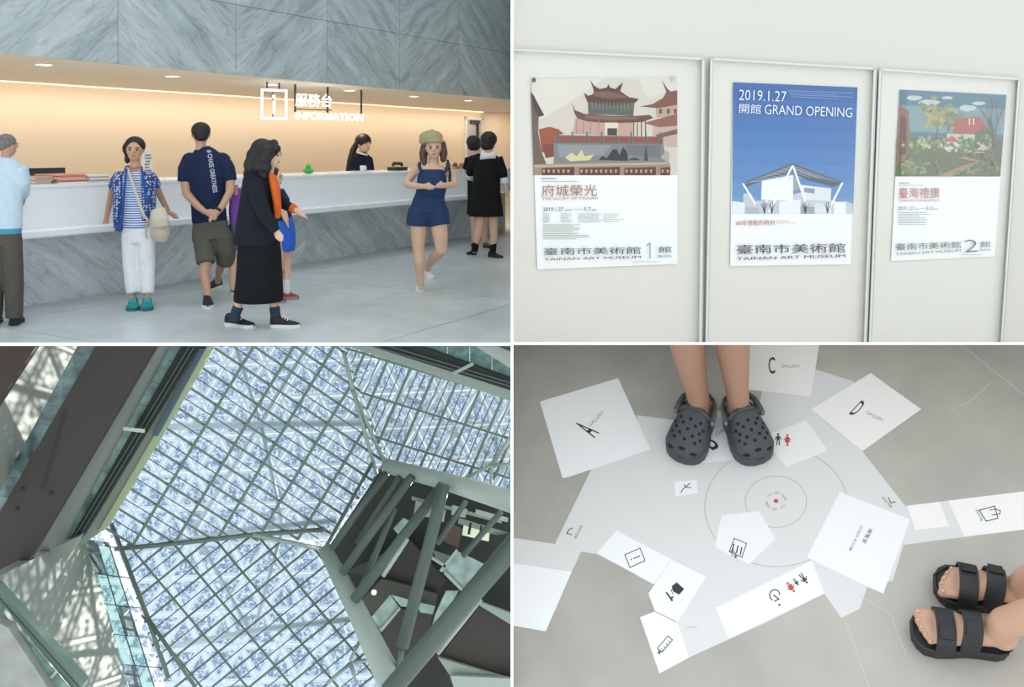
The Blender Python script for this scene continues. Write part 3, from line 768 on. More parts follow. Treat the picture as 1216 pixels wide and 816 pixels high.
def rm(mb):
    f.tube(mb, [(513, 201, 0, 15.5, 10.5), (513, 210, 0, 17.5, 12), (512.5, 222, -.02, 18, 13), (511, 231, -.02, 17.5, 13)], 18)
    f.tube(mb, [(511, 227, 0, 16, 11.5), (509.5, 240, 0, 20, 13), (508.5, 252, 0, 22.5, 13.5)], 18)
    f.ball(mb, 508.5, 256, 0, 10, 10, 12)
    f.tube(mb, [(498, 248, 0, 13), (496, 260, 0, 13.4), (495.5, 268, 0, 13.4)]); f.tube(mb, [(519, 248, 0, 13), (521, 260, 0, 13.4), (522.5, 268, -.01, 13)])
rom = f.part('romper', denim, rm)
for x0, x1 in ((498, 500), (532, 528)):
    f.part('shoulder_strap', denim, lambda mb: f.tube(mb, [(x0, 193.5, .03, 2.2), (x0, 197, -.03, 2.2), (x1, 205, -.09, 2.2)]), .008, 1, rom)
f.part('bag_strap', mat('dark_strap', '2A2A36', .7), lambda mb: f.tube(mb, [(531.5, 190, .02, 1.6), (533.5, 198, -.05, 1.6), (534.5, 207, -.03, 1.6), (534, 216, .0, 1.6)]), .007, 1)
wsh = mat('white_canvas', 'DAD9D2', .7)
loft_shoe(f, gp(499, 339), gp(499.5, 346.5), .105, .10, wsh, rubber_white, lace=lc)
o = loft_shoe(f, gp(506, 329), gp(513, 333), .10, .095, wsh, rubber_white, lace=lc)

# --- receptionist behind the counter
pc = CP(t_of(431, -1.25), -1.25, 0)
f = Fig('receptionist in black with long ponytail standing behind the counter', pc.y, 430)
f.head(432, 171, 0, 11, .9)
b = f.body
f.tube(b, [(430, 184, 0, 6, 6), (429, 189, 0, 11, 7), (429, 202, 0, 11, 8), (430, 225, 0, 11, 8), (430, 235, 0, 12, 8)])
f.tube(b, [(420, 190, 0, 4.4), (417.5, 203, -.05, 3.6), (424, 212, -.15, 3)]); f.tube(b, [(438, 190, 0, 4.4), (439.5, 203, -.05, 3.6), (436, 212, -.15, 3)])
f.hand(b, f.P(424, 212, -.15), f.P(431, 213, -.2), 2.6 * f.k); f.hand(b, f.P(436, 212, -.15), f.P(430, 214, -.2), 2.6 * f.k)
gy = PY + H * F / f.Y
for x in (426, 434): f.tube(b, [(x, 233, 0, 7), (x, 260, 0, 5), (x, gy - 6, 0, 3.4)])
f.finish(skin_a); f.face()
def hr(mb):
    f.hair_cap(mb, .12, .32, .88, .92, .84)
    f.tube(mb, [(424, 170, .05, 3.5), (419.5, 178, .02, 4), (416, 190, -.02, 3.8), (413.5, 202, -.03, 3), (412.5, 206, -.03, 2)], rnd=True)
f.part('hair', hair_black, hr)
def un(mb):
    f.tube(mb, [(430, 181, 0, 6, 7), (429.5, 186, 0, 11, 9), (429, 202, 0, 12, 10), (429.5, 225, 0, 12, 10)]); f.tube(mb, [(421, 188, 0, 5.6), (418, 203, -.05, 5), (423, 211, -.13, 4.4)]); f.tube(mb, [(437, 188, 0, 5.6), (440, 203, -.05, 5), (437, 211, -.13, 4.4)])
f.part('uniform_top', cloth('black_uniform', '1B2030'), un)
f.part('collar', mat('white_collar', 'E2E2E2', .8), lambda mb: f.tube(mb, [(431, 181.5, -.02, 6, 6), (430.5, 183.5, -.02, 8, 7.5)]), .009, 2)
f.part('trousers', cloth('black_uniform', '1B2030'), lambda mb: [f.tube(mb, [(430, 222, 0, 12, 10), (430, 238, 0, 13.5, 10)])] + [f.tube(mb, [(x, 234, 0, 7.5), (x, gy - 4, 0, 5.2)]) for x in (425.5, 434.5)])
for x in (425.5, 434.5):
    p = Vector(((x - PX) * f.Y / F, f.Y, 0)); loft_shoe(f, p + Vector((0, .07, 0)), p + Vector((.05, -.17, 0)), .095, .08, rubber_dark, rubber_dark)

# --- girl in a black dress with white collar at the end of the counter
f = Fig('young woman in black dress with white collar and cuffs seen from behind', gY(305), 577)
f.head(581, 168, 0, 11.2, math.pi - .55)
b = f.body
f.tube(b, [(579, 182, 0, 5, 5), (579, 187, 0, 14, 7), (578, 205, 0, 14, 8), (577, 230, 0, 13, 8), (577, 255, 0, 15, 8)])
f.tube(b, [(566, 188, 0, 4.5), (560, 198, .05, 4), (558, 208, .15, 3.4), (563, 214, .3, 2.8)]); f.tube(b, [(592, 188, 0, 4.5), (597, 203, .0, 3.8), (599.5, 216, .0, 3), (602, 229, -.02, 2.6)])
f.hand(b, f.P(602, 228, -.02), f.P(603, 238, -.02), 2.8 * f.k); f.hand(b, f.P(563, 213, .3), f.P(570, 215, .36), 2.6 * f.k)
f.tube(b, [(571, 250, 0, 7), (570, 268, 0, 5.4), (567, 282, 0, 5), (564, 294, 0, 3), (563.5, 300, 0, 2.8)]); f.tube(b, [(585, 250, 0, 7), (586, 268, 0, 5.4), (586.5, 282, 0, 5), (585, 294, -.02, 3), (584.5, 300, -.02, 2.8)])
f.finish(skin_a); f.face()
f.part('hair', hair_black, lambda mb: (f.hair_cap(mb, .12, .24, .92, .92, .86), mb.ball(f.hp(-.4, 0, -.35), f.hu * .80, f.hu * .55, f.hu * .62)))
bd = cloth('black_dress', '17181B')
def dr_(mb):
    f.tube(mb, [(579, 182, 0, 7, 7), (579, 188, 0, 16, 9), (578, 205, 0, 16, 10.5), (577.5, 228, 0, 17, 11), (577, 246, 0, 20, 12), (577, 257, 0, 21, 12.5)], 16)
    f.tube(mb, [(567, 187, 0, 6), (560, 198, .05, 5.6), (558, 207, .13, 5)]); f.tube(mb, [(591, 187, 0, 6), (597, 203, 0, 5.4), (598.5, 211, .0, 4.8)])
f.part('dress', bd, dr_)
wc = mat('white_collar', 'E2E2E2', .8)
f.part('collar', wc, lambda mb: (f.tube(mb, [(571, 184, -.09, 6, 3), (579, 185.5, -.11, 3.4, 3), (588, 183.5, -.09, 5, 3)], side=(0, 0, 1)), f.tube(mb, [(580, 180.5, 0, 5.5, 6), (580, 184, 0, 9, 8)])), .009, 1)
f.part('cuff', wc, lambda mb: f.tube(mb, [(598.5, 211, 0, 5.2), (599.5, 218, 0, 5)]), .009, 1)
f.part('cuff', wc, lambda mb: f.tube(mb, [(558, 206.5, .12, 5.4), (559.5, 211, .2, 5)]), .009, 1)
for pts in ([(565, 288, 0, 4), (563.5, 299, 0, 4)], [(586, 289, -.01, 4), (585, 300, -.02, 4)]): f.part('sock', cloth('black_sock', '18181A'), lambda mb: f.tube(mb, pts), .009, 1)
patent = mat('black_patent', '121214', .25)
loft_shoe(f, gp(565, 303), gp(560, 303) + Vector((-.06, .1, 0)), .09, .08, patent, rubber_dark); loft_shoe(f, gp(580, 305), gp(597, 306.5), .09, .08, patent, rubber_dark)

# --- second girl in black beyond her
f = Fig('dark-haired young woman in black standing beyond the one in the collared dress', gY(294), 566)
f.head(562, 171, 0, 9.4, math.pi + .3)
b = f.body
f.tube(b, [(564, 183, 0, 5, 5), (566, 188, 0, 11, 6), (567, 205, 0, 11, 7), (568, 230, 0, 11, 7), (568, 250, 0, 12, 7)])
f.tube(b, [(556, 189, 0, 4), (553.5, 201, .05, 3.4), (556, 209, .2, 2.8)]); f.tube(b, [(577, 189, 0, 4), (579, 203, 0, 3.4), (579, 218, 0, 2.6)])
f.hand(b, f.P(556, 208, .2), f.P(560, 212, .3), 2.4 * f.k); f.hand(b, f.P(579, 217, 0), f.P(579, 226, 0), 2.4 * f.k)
f.tube(b, [(563, 248, 0, 6), (563, 270, 0, 4.6), (563, 290, 0, 2.8)]); f.tube(b, [(574, 248, 0, 6), (575, 270, 0, 4.6), (576, 290, 0, 2.8)])
f.finish(skin_a); f.face()
f.part('hair', hair_black, lambda mb: (f.hair_cap(mb, .12, .26, .94, .92, .86), mb.ball(f.hp(-.3, 0, -.3), f.hu * .86, f.hu * .6, f.hu * .62)))
f.part('dress', bd, lambda mb: (f.tube(mb, [(565, 183, 0, 6, 6), (566, 188, 0, 12.5, 8), (567, 205, 0, 12.5, 9), (568, 235, 0, 13, 9), (569, 254, 0, 15, 10)]), f.tube(mb, [(557, 188, 0, 5), (553.5, 201, .05, 4.6)]), f.tube(mb, [(576, 188, 0, 5), (579, 202, 0, 4.4)])))
brn = mat('brown_leather', '5A3A2C', .5)
loft_shoe(f, gp(563, 293), gp(562, 294) + Vector((0, .15, 0)), .085, .08, brn, rubber_dark); loft_shoe(f, gp(574, 294), gp(577, 294) + Vector((.1, -.1, 0)), .085, .08, brn, rubber_dark)

# --- man at the left end of the counter
f = Fig('grey-haired man in pale blue shirt and dark trousers standing at the counter end', gY(387), 6)
f.head(9, 173, .05, 13.5, math.pi - .5)
b = f.body
f.tube(b, [(8, 190, 0, 10, 8), (7, 198, 0, 21, 10), (6, 225, 0, 20, 12), (5, 255, 0, 18, 12), (4, 285, 0, 19, 12)])
f.tube(b, [(25, 200, -.02, 6.6), (28, 222, .05, 5.6), (25, 240, .25, 4.8), (22, 246, .4, 4)]); f.tube(b, [(-11, 200, 0, 6.6), (-15, 222, .05, 5.6), (-8, 242, .25, 4.6)])
f.hand(b, f.P(22, 246, .4), f.P(24, 250, .54), 4 * f.k); f.hand(b, f.P(-8, 242, .25), f.P(-2, 248, .4), 4 * f.k)
f.tube(b, [(-4, 285, 0, 11), (-5, 330, 0, 8), (-6, 376, 0, 4.6)]); f.tube(b, [(14, 285, 0, 11), (17, 330, 0, 8), (17, 376, -.02, 4.6)])
f.finish(skin_b); f.face()
f.part('hair', hair_grey, lambda mb: (f.hair_cap(mb, .14, .30, .80, .86, .78), mb.ball(f.hp(-.45, 0, -.05), f.hu * .62, f.hu * .42, f.hu * .45)))
f.part('shirt', cloth('pale_blue_cotton', 'B9CBD9'), lambda mb: (f.tube(mb, [(8, 187, 0, 9, 8), (7, 194, 0, 19, 11), (6, 204, 0, 23, 13), (5, 235, 0, 21.5, 14.5), (4, 272, 0, 21.5, 15)], 18), f.tube(mb, [(24, 198, -.02, 9), (27.5, 216, .0, 8.4), (27, 232, .12, 7.4)]), f.tube(mb, [(-10, 198, 0, 9), (-15, 222, .05, 8)])))
f.part('undershirt', mat('teal_hem', '3E8FA8', .8), lambda mb: f.tube(mb, [(4, 268, 0, 21.3, 14.8), (4, 279, 0, 20.5, 14)], 18))
f.part('trousers', cloth('dark_olive_trousers', '514E48'), lambda mb: (f.tube(mb, [(4, 274, 0, 20, 14), (5, 292, 0, 21.5, 14)], 18), f.tube(mb, [(-5, 288, 0, 11.5), (-6, 335, 0, 10.5), (-7, 378, 0, 9)]), f.tube(mb, [(13, 288, 0, 12.5), (16.5, 335, 0, 11), (17, 378, -.02, 9.5)])))
loft_shoe(f, gp(-6, 386), gp(-5, 381), .11, .1, rubber_dark, rubber_dark); loft_shoe(f, gp(16, 387), gp(22, 381), .11, .1, rubber_dark, rubber_dark)

# ------------------------------------------------------------------ things on the counter and behind it
TOP = 1.10
ctp = Plane((0, 10, TOP), (0, 0, 1)); ctp.n = Vector((0, 0, 1))
def stack_at(x0, x1, d, h, n, cols, label, name='leaflet_stack', w=.22):
    t0, t1 = t_of(x0, d), t_of(x1, d)
    o = thing(name, label, 'leaflets', CP((t0 + t1) / 2, d, TOP))
    for k in range(n):
        j = random.uniform(-.012, .012)
        mb = MB(); mb.obox(CP(t0 + j, d - w / 2 + j, TOP + h * k / n), cv * (t1 - t0), nv * w, UP * (h / n * .93)); mb.build('leaflet', mat('leaflet_' + cols[k % len(cols)], cols[k % len(cols)], .7), o)
stack_at(31, 50, .1, .07, 5, ['C9A493', 'D8D0C8'], 'low stack of beige leaflets next to the black monitor', w=.3)
stack_at(57, 90, .12, .085, 6, ['E4E4E2', 'D3735A', 'E0A28E'], 'wide stack of white leaflets topped with salmon red ones', w=.34)
stack_at(93, 119, .12, .07, 5, ['E6E6E4', 'BFA79A'], 'stack of white leaflets near the woman with white trousers', w=.3)
stack_at(122, 132, .12, .03, 3, ['E6E6E4', 'CFC4B8'], 'thin pile of cards behind the elbow of the woman in white trousers', w=.26)
# monitor
DM = -.72
t0, t1 = t_of(32, DM), t_of(76, DM)
mo = thing('monitor', 'black computer monitor behind the leaflets on the counter', 'monitor', CP((t0 + t1) / 2, DM, .74))
zt = Plane(CP(0, DM, 0), nv).at(55, 199.5).z
mb = MB(); mb.obox(CP(t0, DM - .02, .86), cv * (t1 - t0), nv * .04, UP * (zt - .86)); sc = mb.build('screen_housing', black_plastic, mo)
mb = MB(); mb.obox(CP(t0 + .02, DM + .02, .88), cv * (t1 - t0 - .04), nv * .012, UP * (zt - .90)); mb.build('back_cover', mat('monitor_grey', '303236', .5), sc)
for k in range(5):
    mb = MB(); mb.obox(CP(t0 + .06, DM + .032, zt - .045 - k * .016), cv * (t1 - t0 - .12), nv * .003, UP * .006); mb.build('vent_slot', black_plastic, sc)
mb = MB(); mb.obox(CP((t0 + t1) / 2 - .14, DM - .1, .74), cv * .28, nv * .2, UP * .012); mb.obox(CP((t0 + t1) / 2 - .03, DM + .032, .74), cv * .06, nv * .02, UP * .24); mb.build('stand', black_plastic, mo)
# leaflet holder with a printed flyer
q0 = W(175, 209, 9.3); t0, t1 = t_of(169, -.1), t_of(181, -.1)
ho = thing('flyer_holder', 'clear stand with a white printed flyer behind the woman in white trousers', 'flyer', CP((t0 + t1) / 2, -.1, TOP))
zt = Plane(CP(0, -.1, 0), nv).at(175, 176).z
mb = MB(); mb.obox(CP(t0, -.1, TOP + .01), cv * (t1 - t0), nv * .004, UP * (zt - TOP - .01)); fly = mb.build('flyer', mat('flyer_white', 'E9E4DA', .6), ho)
mb = MB(); mb.obox(CP(t0, -.14, TOP), cv * (t1 - t0), nv * .08, UP * .008); mb.build('base', mat('acrylic', 'D8DCDC', .15), ho)
for k in range(7):
    z = TOP + .05 + (zt - TOP - .1) * k / 7; mb = MB(); mb.obox(CP(t0 + .02 + random.random() * .02, -.095, z), cv * ((t1 - t0) * random.uniform(.4, .75)), nv * .002, UP * .016); mb.build('print_block', mat('print_grey', '8C8880', .7), fly)
# small things on the right of the counter
p = CP(t_of(366, -.1), -.1, TOP)
o = thing('toy_frog', 'small bright green plastic figure on the counter', 'ornament', p)
mb = MB(); mb.ball(p + UP * .035, .07, .05, .035); mb.build('body', mat('bright_green', '2FB84A', .4), o, True); mb = MB(); mb.ball(p + UP * .085, .035, .03, .035); mb.build('head', MATS['bright_green'], o, True)
p = CP(t_of(431, .1), .1, TOP)
o = thing('cup', 'white cup on the counter before the receptionist', 'cup', p)
mb = MB(); mb.tube([p, p + UP * .09], [.035, .042], 16); mb.build('bowl', mat('cup_white', 'EFE7DA', .4), o, True); mb = MB(); mb.tube([p + cv * .04 + UP * .07, p + cv * .07 + UP * .06, p + cv * .07 + UP * .035, p + cv * .037 + UP * .025], .007, 6); mb.build('handle', MATS['cup_white'], o, True)
p = CP(t_of(472, -.1), -.1, TOP)
o = thing('desk_phone', 'black desk telephone on the counter beside the beret wearer', 'telephone', p)
mb = MB(); mb.obox(p - cv * .12 - nv * .09, cv * .24, nv * .18, UP * .05); mb.build('base', black_plastic, o); mb = MB(); mb.tube([p - cv * .11 + UP * .07, p - cv * .09 + UP * .10, p + cv * .09 + UP * .10, p + cv * .11 + UP * .07], .022, 8); mb.build('handset', black_plastic, o, True)
p = CP(t_of(547, .1), .1, TOP)
o = thing('wicker_tray', 'wicker tray with small wrapped things at the counter end', 'tray', p)
mb = MB(); mb.obox(p - cv * .35 - nv * .14, cv * .7, nv * .28, UP * .04); mb.build('tray', mat('wicker', 'A88A64', .8, noise=.3, scale=40), o)
for k in range(7):
    c = p + cv * (-.28 + .09 * k) + nv * random.uniform(-.06, .06) + UP * .065; mb = MB(); mb.ball(c, .04, .035, .035, 8, 6); mb.build('wrapped_item', mat('wrap%d' % (k % 3), ('C98E6A', 'E2D6C4', '8C5A44')[k % 3], .6), o, True)

# ------------------------------------------------------------------ poster corridor (upper right)
wdir = Vector((2962, 1100, 0)).normalized()
WN = Vector((wdir.y, -wdir.x, 0))
wp = Plane((0, 4.2, 0), WN)
wall_white = mat('corridor_white', 'CFCCC4', .7)
L_ = 5.2
mb = MB(); mb.obox((.008, 4.2 + .003, .12), wdir * L_, Vector((0, .12, 0)), UP * 3.4)
struct(mb.build('wall_posters', wall_white), 'plain white wall carrying the framed posters')
alu = mat('frame_white_aluminium', 'E6E6E2', .35)
alu_edge = mat('frame_grey_edge', 'BFC2BE', .4)
board_m = mat('board_pale', 'DEDBD2', .45)
pane_m = mat_glass('poster_glass', 'FFFFFF', .035, .04)

def quad_slab(mb, q, pl, o0, o1, mi=0):
    mb.grid_box([pl.at(*p, o0) for p in q] + [pl.at(*p, o1) for p in q], mi)

def display(label, tl, tr_, br, bl, left=True, right=True):
    o = thing('display_case', label, 'display case', wp.at((bl[0] + br[0]) / 2, bl[1]))
    mb = MB(); quad_slab(mb, [tl, tr_, br, bl], wp, .0, .006); mb.build('back_board', board_m, o)
    def rail(name, a, b, w):
        mb = MB(); bar(mb, *a, *b, w, wp, .006, .033); r = mb.build(name, alu, o)
        dx, dy = b[0] - a[0], b[1] - a[1]; L = math.hypot(dx, dy); nx, ny = -dy / L, dx / L
        for sg_ in (-1, 1):
            mb = MB(); bar(mb, a[0] + nx * sg_ * w * .36, a[1] + ny * sg_ * w * .36, b[0] + nx * sg_ * w * .36, b[1] + ny * sg_ * w * .36, .9, wp, .033, .036); mb.build('rail_edge', alu_edge, r)
    rail('top_rail', tl, tr_, 3.8)
    if left: rail('side_rail', tl, bl, 4.2)
    if right: rail('side_rail', tr_, br, 4.2)
    mb = MB(); quad_slab(mb, [tl, tr_, br, bl], wp, .027, .029); mb.build('glass_pane', pane_m, o)
    return o
display('glazed white display case holding the temple poster', (606.9, 58.6), (835.5, 69.6), (832, 409), (606.9, 409), left=False)
display('glazed white display case holding the blue opening poster', (845.5, 69.8), (1039.5, 81.4), (1027.5, 409), (839.5, 409))
display('glazed white display case holding the garden poster', (1046, 82.3), (1211, 93.8), (1190, 409), (1033.5, 409))

PAL = {}
def ink(c):
    return mat('ink_' + c, c, .55)
class Print:                                        # flat print on a sheet, each piece a hair above the last
    def __init__(s, pl, off, step=.00002): s.pl = pl; s.o = off; s.st = step; s.sets = {}; s.new('print')
    def new(s, name):                               # start another piece of print
        s.cur = (name, len(s.sets)); s.sets[s.cur] = [MB(), [], {}]
    def mi(s, c):
        _, cols, pal = s.sets[s.cur]
        if c not in pal: pal[c] = len(cols); cols.append(ink(c))
        return pal[c]
    @property
    def mb(s): return s.sets[s.cur][0]
    def poly(s, pts, c):
        s.o += s.st; k = s.mi(c); s.mb.face([s.pl.at(x, y, s.o) for x, y in pts], k)
    def blob(s, x, y, rx, ry, c, n=18, jit=.0):
        s.poly([(x + rx * (1 + random.uniform(-jit, jit)) * math.cos(2 * math.pi * k / n), y + ry * (1 + random.uniform(-jit, jit)) * math.sin(2 * math.pi * k / n)) for k in range(n)], c)
    def line(s, pts, w, c):
        for (x0, y0), (x1, y1) in zip(pts, pts[1:]):
            L = math.hypot(x1 - x0, y1 - y0) or 1; nx, ny = -(y1 - y0) / L * w / 2, (x1 - x0) / L * w / 2
            ex, ey = (x1 - x0) / L * w * .4, (y1 - y0) / L * w * .4
            s.poly([(x0 - ex + nx, y0 - ey + ny), (x1 + ex + nx, y1 + ey + ny), (x1 + ex - nx, y1 + ey - ny), (x0 - ex - nx, y0 - ey - ny)], c)
    def ring(s, x, y, rx, ry, w, c, n=72, a0=0, a1=2 * math.pi):
        s.o += s.st; q_ = []
        k0 = s.mi(c)
        for k in range(n):
            a, b = a0 + (a1 - a0) * k / n, a0 + (a1 - a0) * (k + 1) / n
            s.mb.face([s.pl.at(x + (rx + q) * math.cos(t), y + (ry + q) * math.sin(t), s.o) for t, q in ((a, -w / 2), (b, -w / 2), (b, w / 2), (a, w / 2))], k0)
    def text(s, t, x0, y0, x1, y1, h, c, bold=0, up=None, own=True):
        s.o += s.st; o = s.o; keep = s.cur
        if own: s.new('lettering')
        add_text(s.mb, t, x0, y0, x1, y1, h, lambda x, y: s.pl.at(x, y, o), s.mi(c), bold, up)
        s.cur = keep
    def lines(s, x0, x1, ys, c, w=.55, seed=1):     # tiny print, too small to read
        r = random.Random(seed); keep = s.cur; s.new('small_print')
        for y in ys:
            x = x0; xe = x0 + (x1 - x0) * r.uniform(.6, 1)
            while x < xe:
                l = r.uniform(1.2, 4.5); s.line([(x, y), (min(x + l, xe), y)], w, c); x += l + .7
        s.cur = keep
    def build(s, name, parent, base=None):
        for (nm, _), (mb, cols, pal) in s.sets.items():
            if not mb.f: continue
            o = mb.build(name if nm == 'print' else nm, cols, parent)
            if nm == 'small_print': o['kind'] = 'stuff'

def poster(label, q, name='poster'):
    c = wp.at((q[2][0] + q[3][0]) / 2, (q[2][1] + q[3][1]) / 2, .012)
    o = thing(name, label, 'poster', c)
    mb = MB(); quad_slab(mb, q, wp, .0120, .0132); mb.build('sheet', mat('poster_paper', 'F1F2F0', .5), o)
    return o, Print(wp, .0132), Print(wp, .0225, .00001)

LOGO = '臺南市美術館'
# temple poster
o, a, t = poster('poster of a tiered temple painting over a white sheet with brown title', [(631, 94), (804.5, 92), (804.5, 313.5), (638, 320)])
C = lambda *p: [(625 + x * .3065, 80 + y * .3065) for x, y in p]
a.poly(C((20, 46), (585, 40), (585, 418), (29, 418)), 'CFC7BB')
a.poly(C((20, 46), (300, 43), (190, 120), (60, 200), (24, 160)), 'DAD3C8'); a.poly(C((430, 42), (585, 40), (585, 90), (470, 120)), 'D6D0C6')
a.poly(C((18, 95), (30, 110), (50, 150), (70, 186), (48, 192), (46, 250), (60, 330), (95, 418), (29, 418)), '6A584C'); a.poly(C((18, 95), (30, 110), (50, 150), (70, 186), (46, 190), (26, 150)), '43372F')
a.poly(C((48, 240), (90, 230), (125, 240), (146, 258), (122, 262), (120, 330), (60, 330)), '9C4E34'); a.poly(C((60, 300), (115, 296), (112, 345), (75, 352)), '7A3E2E')
a.poly(C((500, 150), (585, 140), (585, 190), (505, 195)), 'B89A8A'); a.poly(C((490, 225), (585, 215), (585, 310), (490, 305)), 'C0A898')
a.poly(C((440, 152), (490, 142), (530, 118), (542, 95), (524, 48), (545, 80), (560, 94), (585, 88), (585, 145), (510, 158)), '7C4F3E')
a.poly(C((455, 216), (510, 200), (585, 180), (585, 226), (515, 232)), '8A5C4A'); a.poly(C((500, 262), (585, 238), (585, 258), (510, 275)), '7A5546')
for x in (515, 545, 572): a.poly(C((x, 162), (x + 10, 160), (x + 10, 178), (x, 180)), '5C463E')
a.poly(C((238, 130), (420, 134), (414, 188), (240, 182)), '56605A')
a.poly(C((222, 98), (240, 110), (258, 104), (262, 92), (247, 48), (264, 72), (285, 84), (312, 78), (318, 64), (324, 78), (345, 84), (375, 56), (364, 92), (398, 116), (436, 122), (424, 136), (330, 148), (236, 134)), '54392F')
a.poly(C((262, 96), (310, 92), (360, 100), (395, 118), (330, 122), (260, 112)), '7A5648')
for x in range(255, 410, 14): a.line(C((x, 136), (x + 1, 160)), .9, '8C7A6A')
a.poly(C((190, 196), (300, 208), (420, 210), (412, 270), (180, 258)), 'BE9C8E')
a.poly(C((177, 136), (188, 165), (225, 180), (330, 188), (430, 188), (478, 184), (492, 196), (450, 212), (330, 217), (238, 210), (198, 198), (186, 176)), '65443A'); a.poly(C((225, 184), (330, 192), (440, 192), (430, 200), (330, 205), (230, 198)), '84604F')
for x in (196, 222, 250, 280): a.line(C((x, 205), (x - 2, 256)), 1.0, 'A07C70')
a.poly(C((304, 214), (356, 214), (356, 264), (304, 262)), 'D9CFC2'); a.poly(C((314, 236), (352, 236), (352, 264), (314, 263)), '3F332E')
for x in (416, 430, 446, 462): a.line(C((x, 206), (x, 266)), 1.1, '5C3F36')
a.poly(C((108, 262), (530, 270), (530, 298), (108, 294)), '75665C')
for k in range(7): a.poly(C((130 + k * 57, 268), (170 + k * 57, 269), (170 + k * 57, 290), (130 + k * 57, 289)), '8C4A3A')
for k in range(8): a.line(C((121 + k * 57, 252), (121 + k * 57, 298)), 1.6, '5E554E')
a.poly(C((106, 294), (530, 298), (548, 372), (106, 374)), '7C7E7E'); a.poly(C((120, 300), (330, 302), (300, 340), (130, 350)), '8E9090'); a.poly(C((380, 300), (520, 302), (520, 350), (400, 340)), '6C6E70')
a.poly(C((150, 350), (175, 330), (195, 345), (215, 318), (225, 345), (262, 338), (245, 360), (170, 364)), 'D2CA96')
a.poly(C((280, 360), (295, 342), (312, 352), (335, 318), (352, 318), (360, 340), (376, 308), (392, 330), (394, 362)), '2E2E2E'); a.poly(C((455, 362), (464, 300), (472, 362)), '4C3A34'); a.poly(C((390, 360), (420, 348), (445, 360)), '3A3A38')
a.poly(C((520, 350), (545, 320), (556, 335), (552, 370)), 'B0A494')
a.poly(C((29, 376), (540, 366), (558, 372), (558, 418), (30, 418)), '9A8672'); a.poly(C((29, 378), (545, 368), (556, 376), (29, 388)), 'B8A48E')
for x0, x1 in ((60, 186), (206, 362), (380, 502), (520, 556)):
    a.poly(C((x0, 390), (x1, 386), (x1, 418), (x0, 418)), '57282A')
    k = x0 + 8
    while k < x1 - 8: a.blob(625 + k * .3065, 80 + 402 * .3065, 1.5, 2.4, 'B49A6C', 8); a.blob(625 + (k + 9) * .3065, 80 + 396 * .3065, 1.0, 1.2, '8C3A34', 6); k += 19
a.build('painting_print', o)
t.lines(643, 668, [212.0], '3A3A3A', .8, 3); t.lines(643, 706, [215.4], '77716C', .55, 4)
t.text('府城榮光', 643.5, 233.6, 709, 232.8, 14, 'A06A54', .0); t.text('THE GLORY OF TAINAN', 643.5, 237.6, 710, 236.9, 3.0, 'A06A54')
t.text('2019.1.27', 645, 251, 669, 250.7, 4.6, '4A4846'); t.line([(682, 248.6), (692, 248.5)], .5, '8A8886'); t.text('5.7', 694, 250.4, 701.5, 250.3, 4.4, '4A4846'); t.lines(671, 680, [249.6], '8A8886', 1.0, 6); t.lines(702.5, 710, [249.4], '8A8886', 1.0, 7)
t.lines(645, 656, [254, 256.6, 258.8, 261, 263.4], '6E6C6A', .6, 8); t.lines(666, 681, [254, 256.6, 258.8, 261, 263.4], '8A8886', .55, 9); t.lines(687, 720, [254, 256.6, 258.8, 261, 263.4], '8A8886', .55, 10); t.lines(717, 741, [254, 256.4, 258.6, 260.8, 263], '9A9896', .5, 11)
t.lines(645, 700, [267, 269, 271, 273, 275, 277.4, 279.6, 281.6, 283.8], '7E7C7A', .55, 12)
t.text(LOGO, 646, 303, 761, 301.5, 8.4, '3C3C3E'); t.text('TAINAN ART MUSEUM', 646, 309.6, 761, 306.8, 3.0, '3C3C3E')
t.new('numeral'); t.line([(768.4, 291.4), (772, 288.8), (772, 306.8)], .9, '4A4A4C'); t.new('print'); t.text('館', 782, 300.2, 797.5, 299.7, 7.2, '3C3C3E'); t.text('BLDG', 782, 305.6, 797.5, 305.2, 2.4, '3C3C3E'); t.lines(752, 797, [310.9], '9A9896', .5, 14)
t.build('lettering', o)
for x, y in ((634, 95.5), (800, 93.5)):
    mb = MB(); quad_slab(mb, [(x - 2, y - 3), (x + 2, y - 3), (x + 2, y + 2), (x - 2, y + 2)], wp, .0236, .0240); mb.build('tape', mat('tape_dark' if x < 700 else 'tape_clear', '4C463E' if x < 700 else 'C4C0B6', .4), o)

# blue opening poster
o, a, t = poster('blue sky poster with white museum building announcing the opening', [(870.5, 97.6), (1018.4, 103.8), (1010, 314), (867, 316)])
C = lambda *p: [(835 + x * .4412, 50 + y * .4412) for x, y in p]
blues = ['3C67A4', '426EAA', '4773AE', '4D79B3', '547FB7', '5C86BA', '668FC0', '7198C4']
for k, c in enumerate(blues):
    y0 = k / 8; y1 = (k + 1) / 8
    e = lambda u, v: (870.5 + (869 - 870.5) * v + u * ((1018.4 - 870.5) + (1013 - 869 - 147.9) * v), 97.6 + (254 - 97.6) * v + u * 6.2 * (1 - v))
    a.poly([e(0, y0), e(1, y0), e(1, y1), e(0, y1)], c)
a.poly(C((77, 436), (108, 432), (108, 408), (128, 406), (140, 428), (200, 424), (262, 404), (276, 420), (340, 424), (362, 430), (385, 428), (403, 436), (403, 462), (77, 462)), 'C4C9CE')
a.poly(C((158, 372), (242, 358), (242, 428), (156, 424)), 'EEF0F1'); a.poly(C((242, 358), (262, 376), (262, 398), (242, 400)), '9AA2AA'); a.poly(C((262, 384), (345, 394), (343, 428), (272, 424)), 'DDE1E4'); a.poly(C((272, 392), (300, 395), (300, 408), (272, 404)), '8E969E')
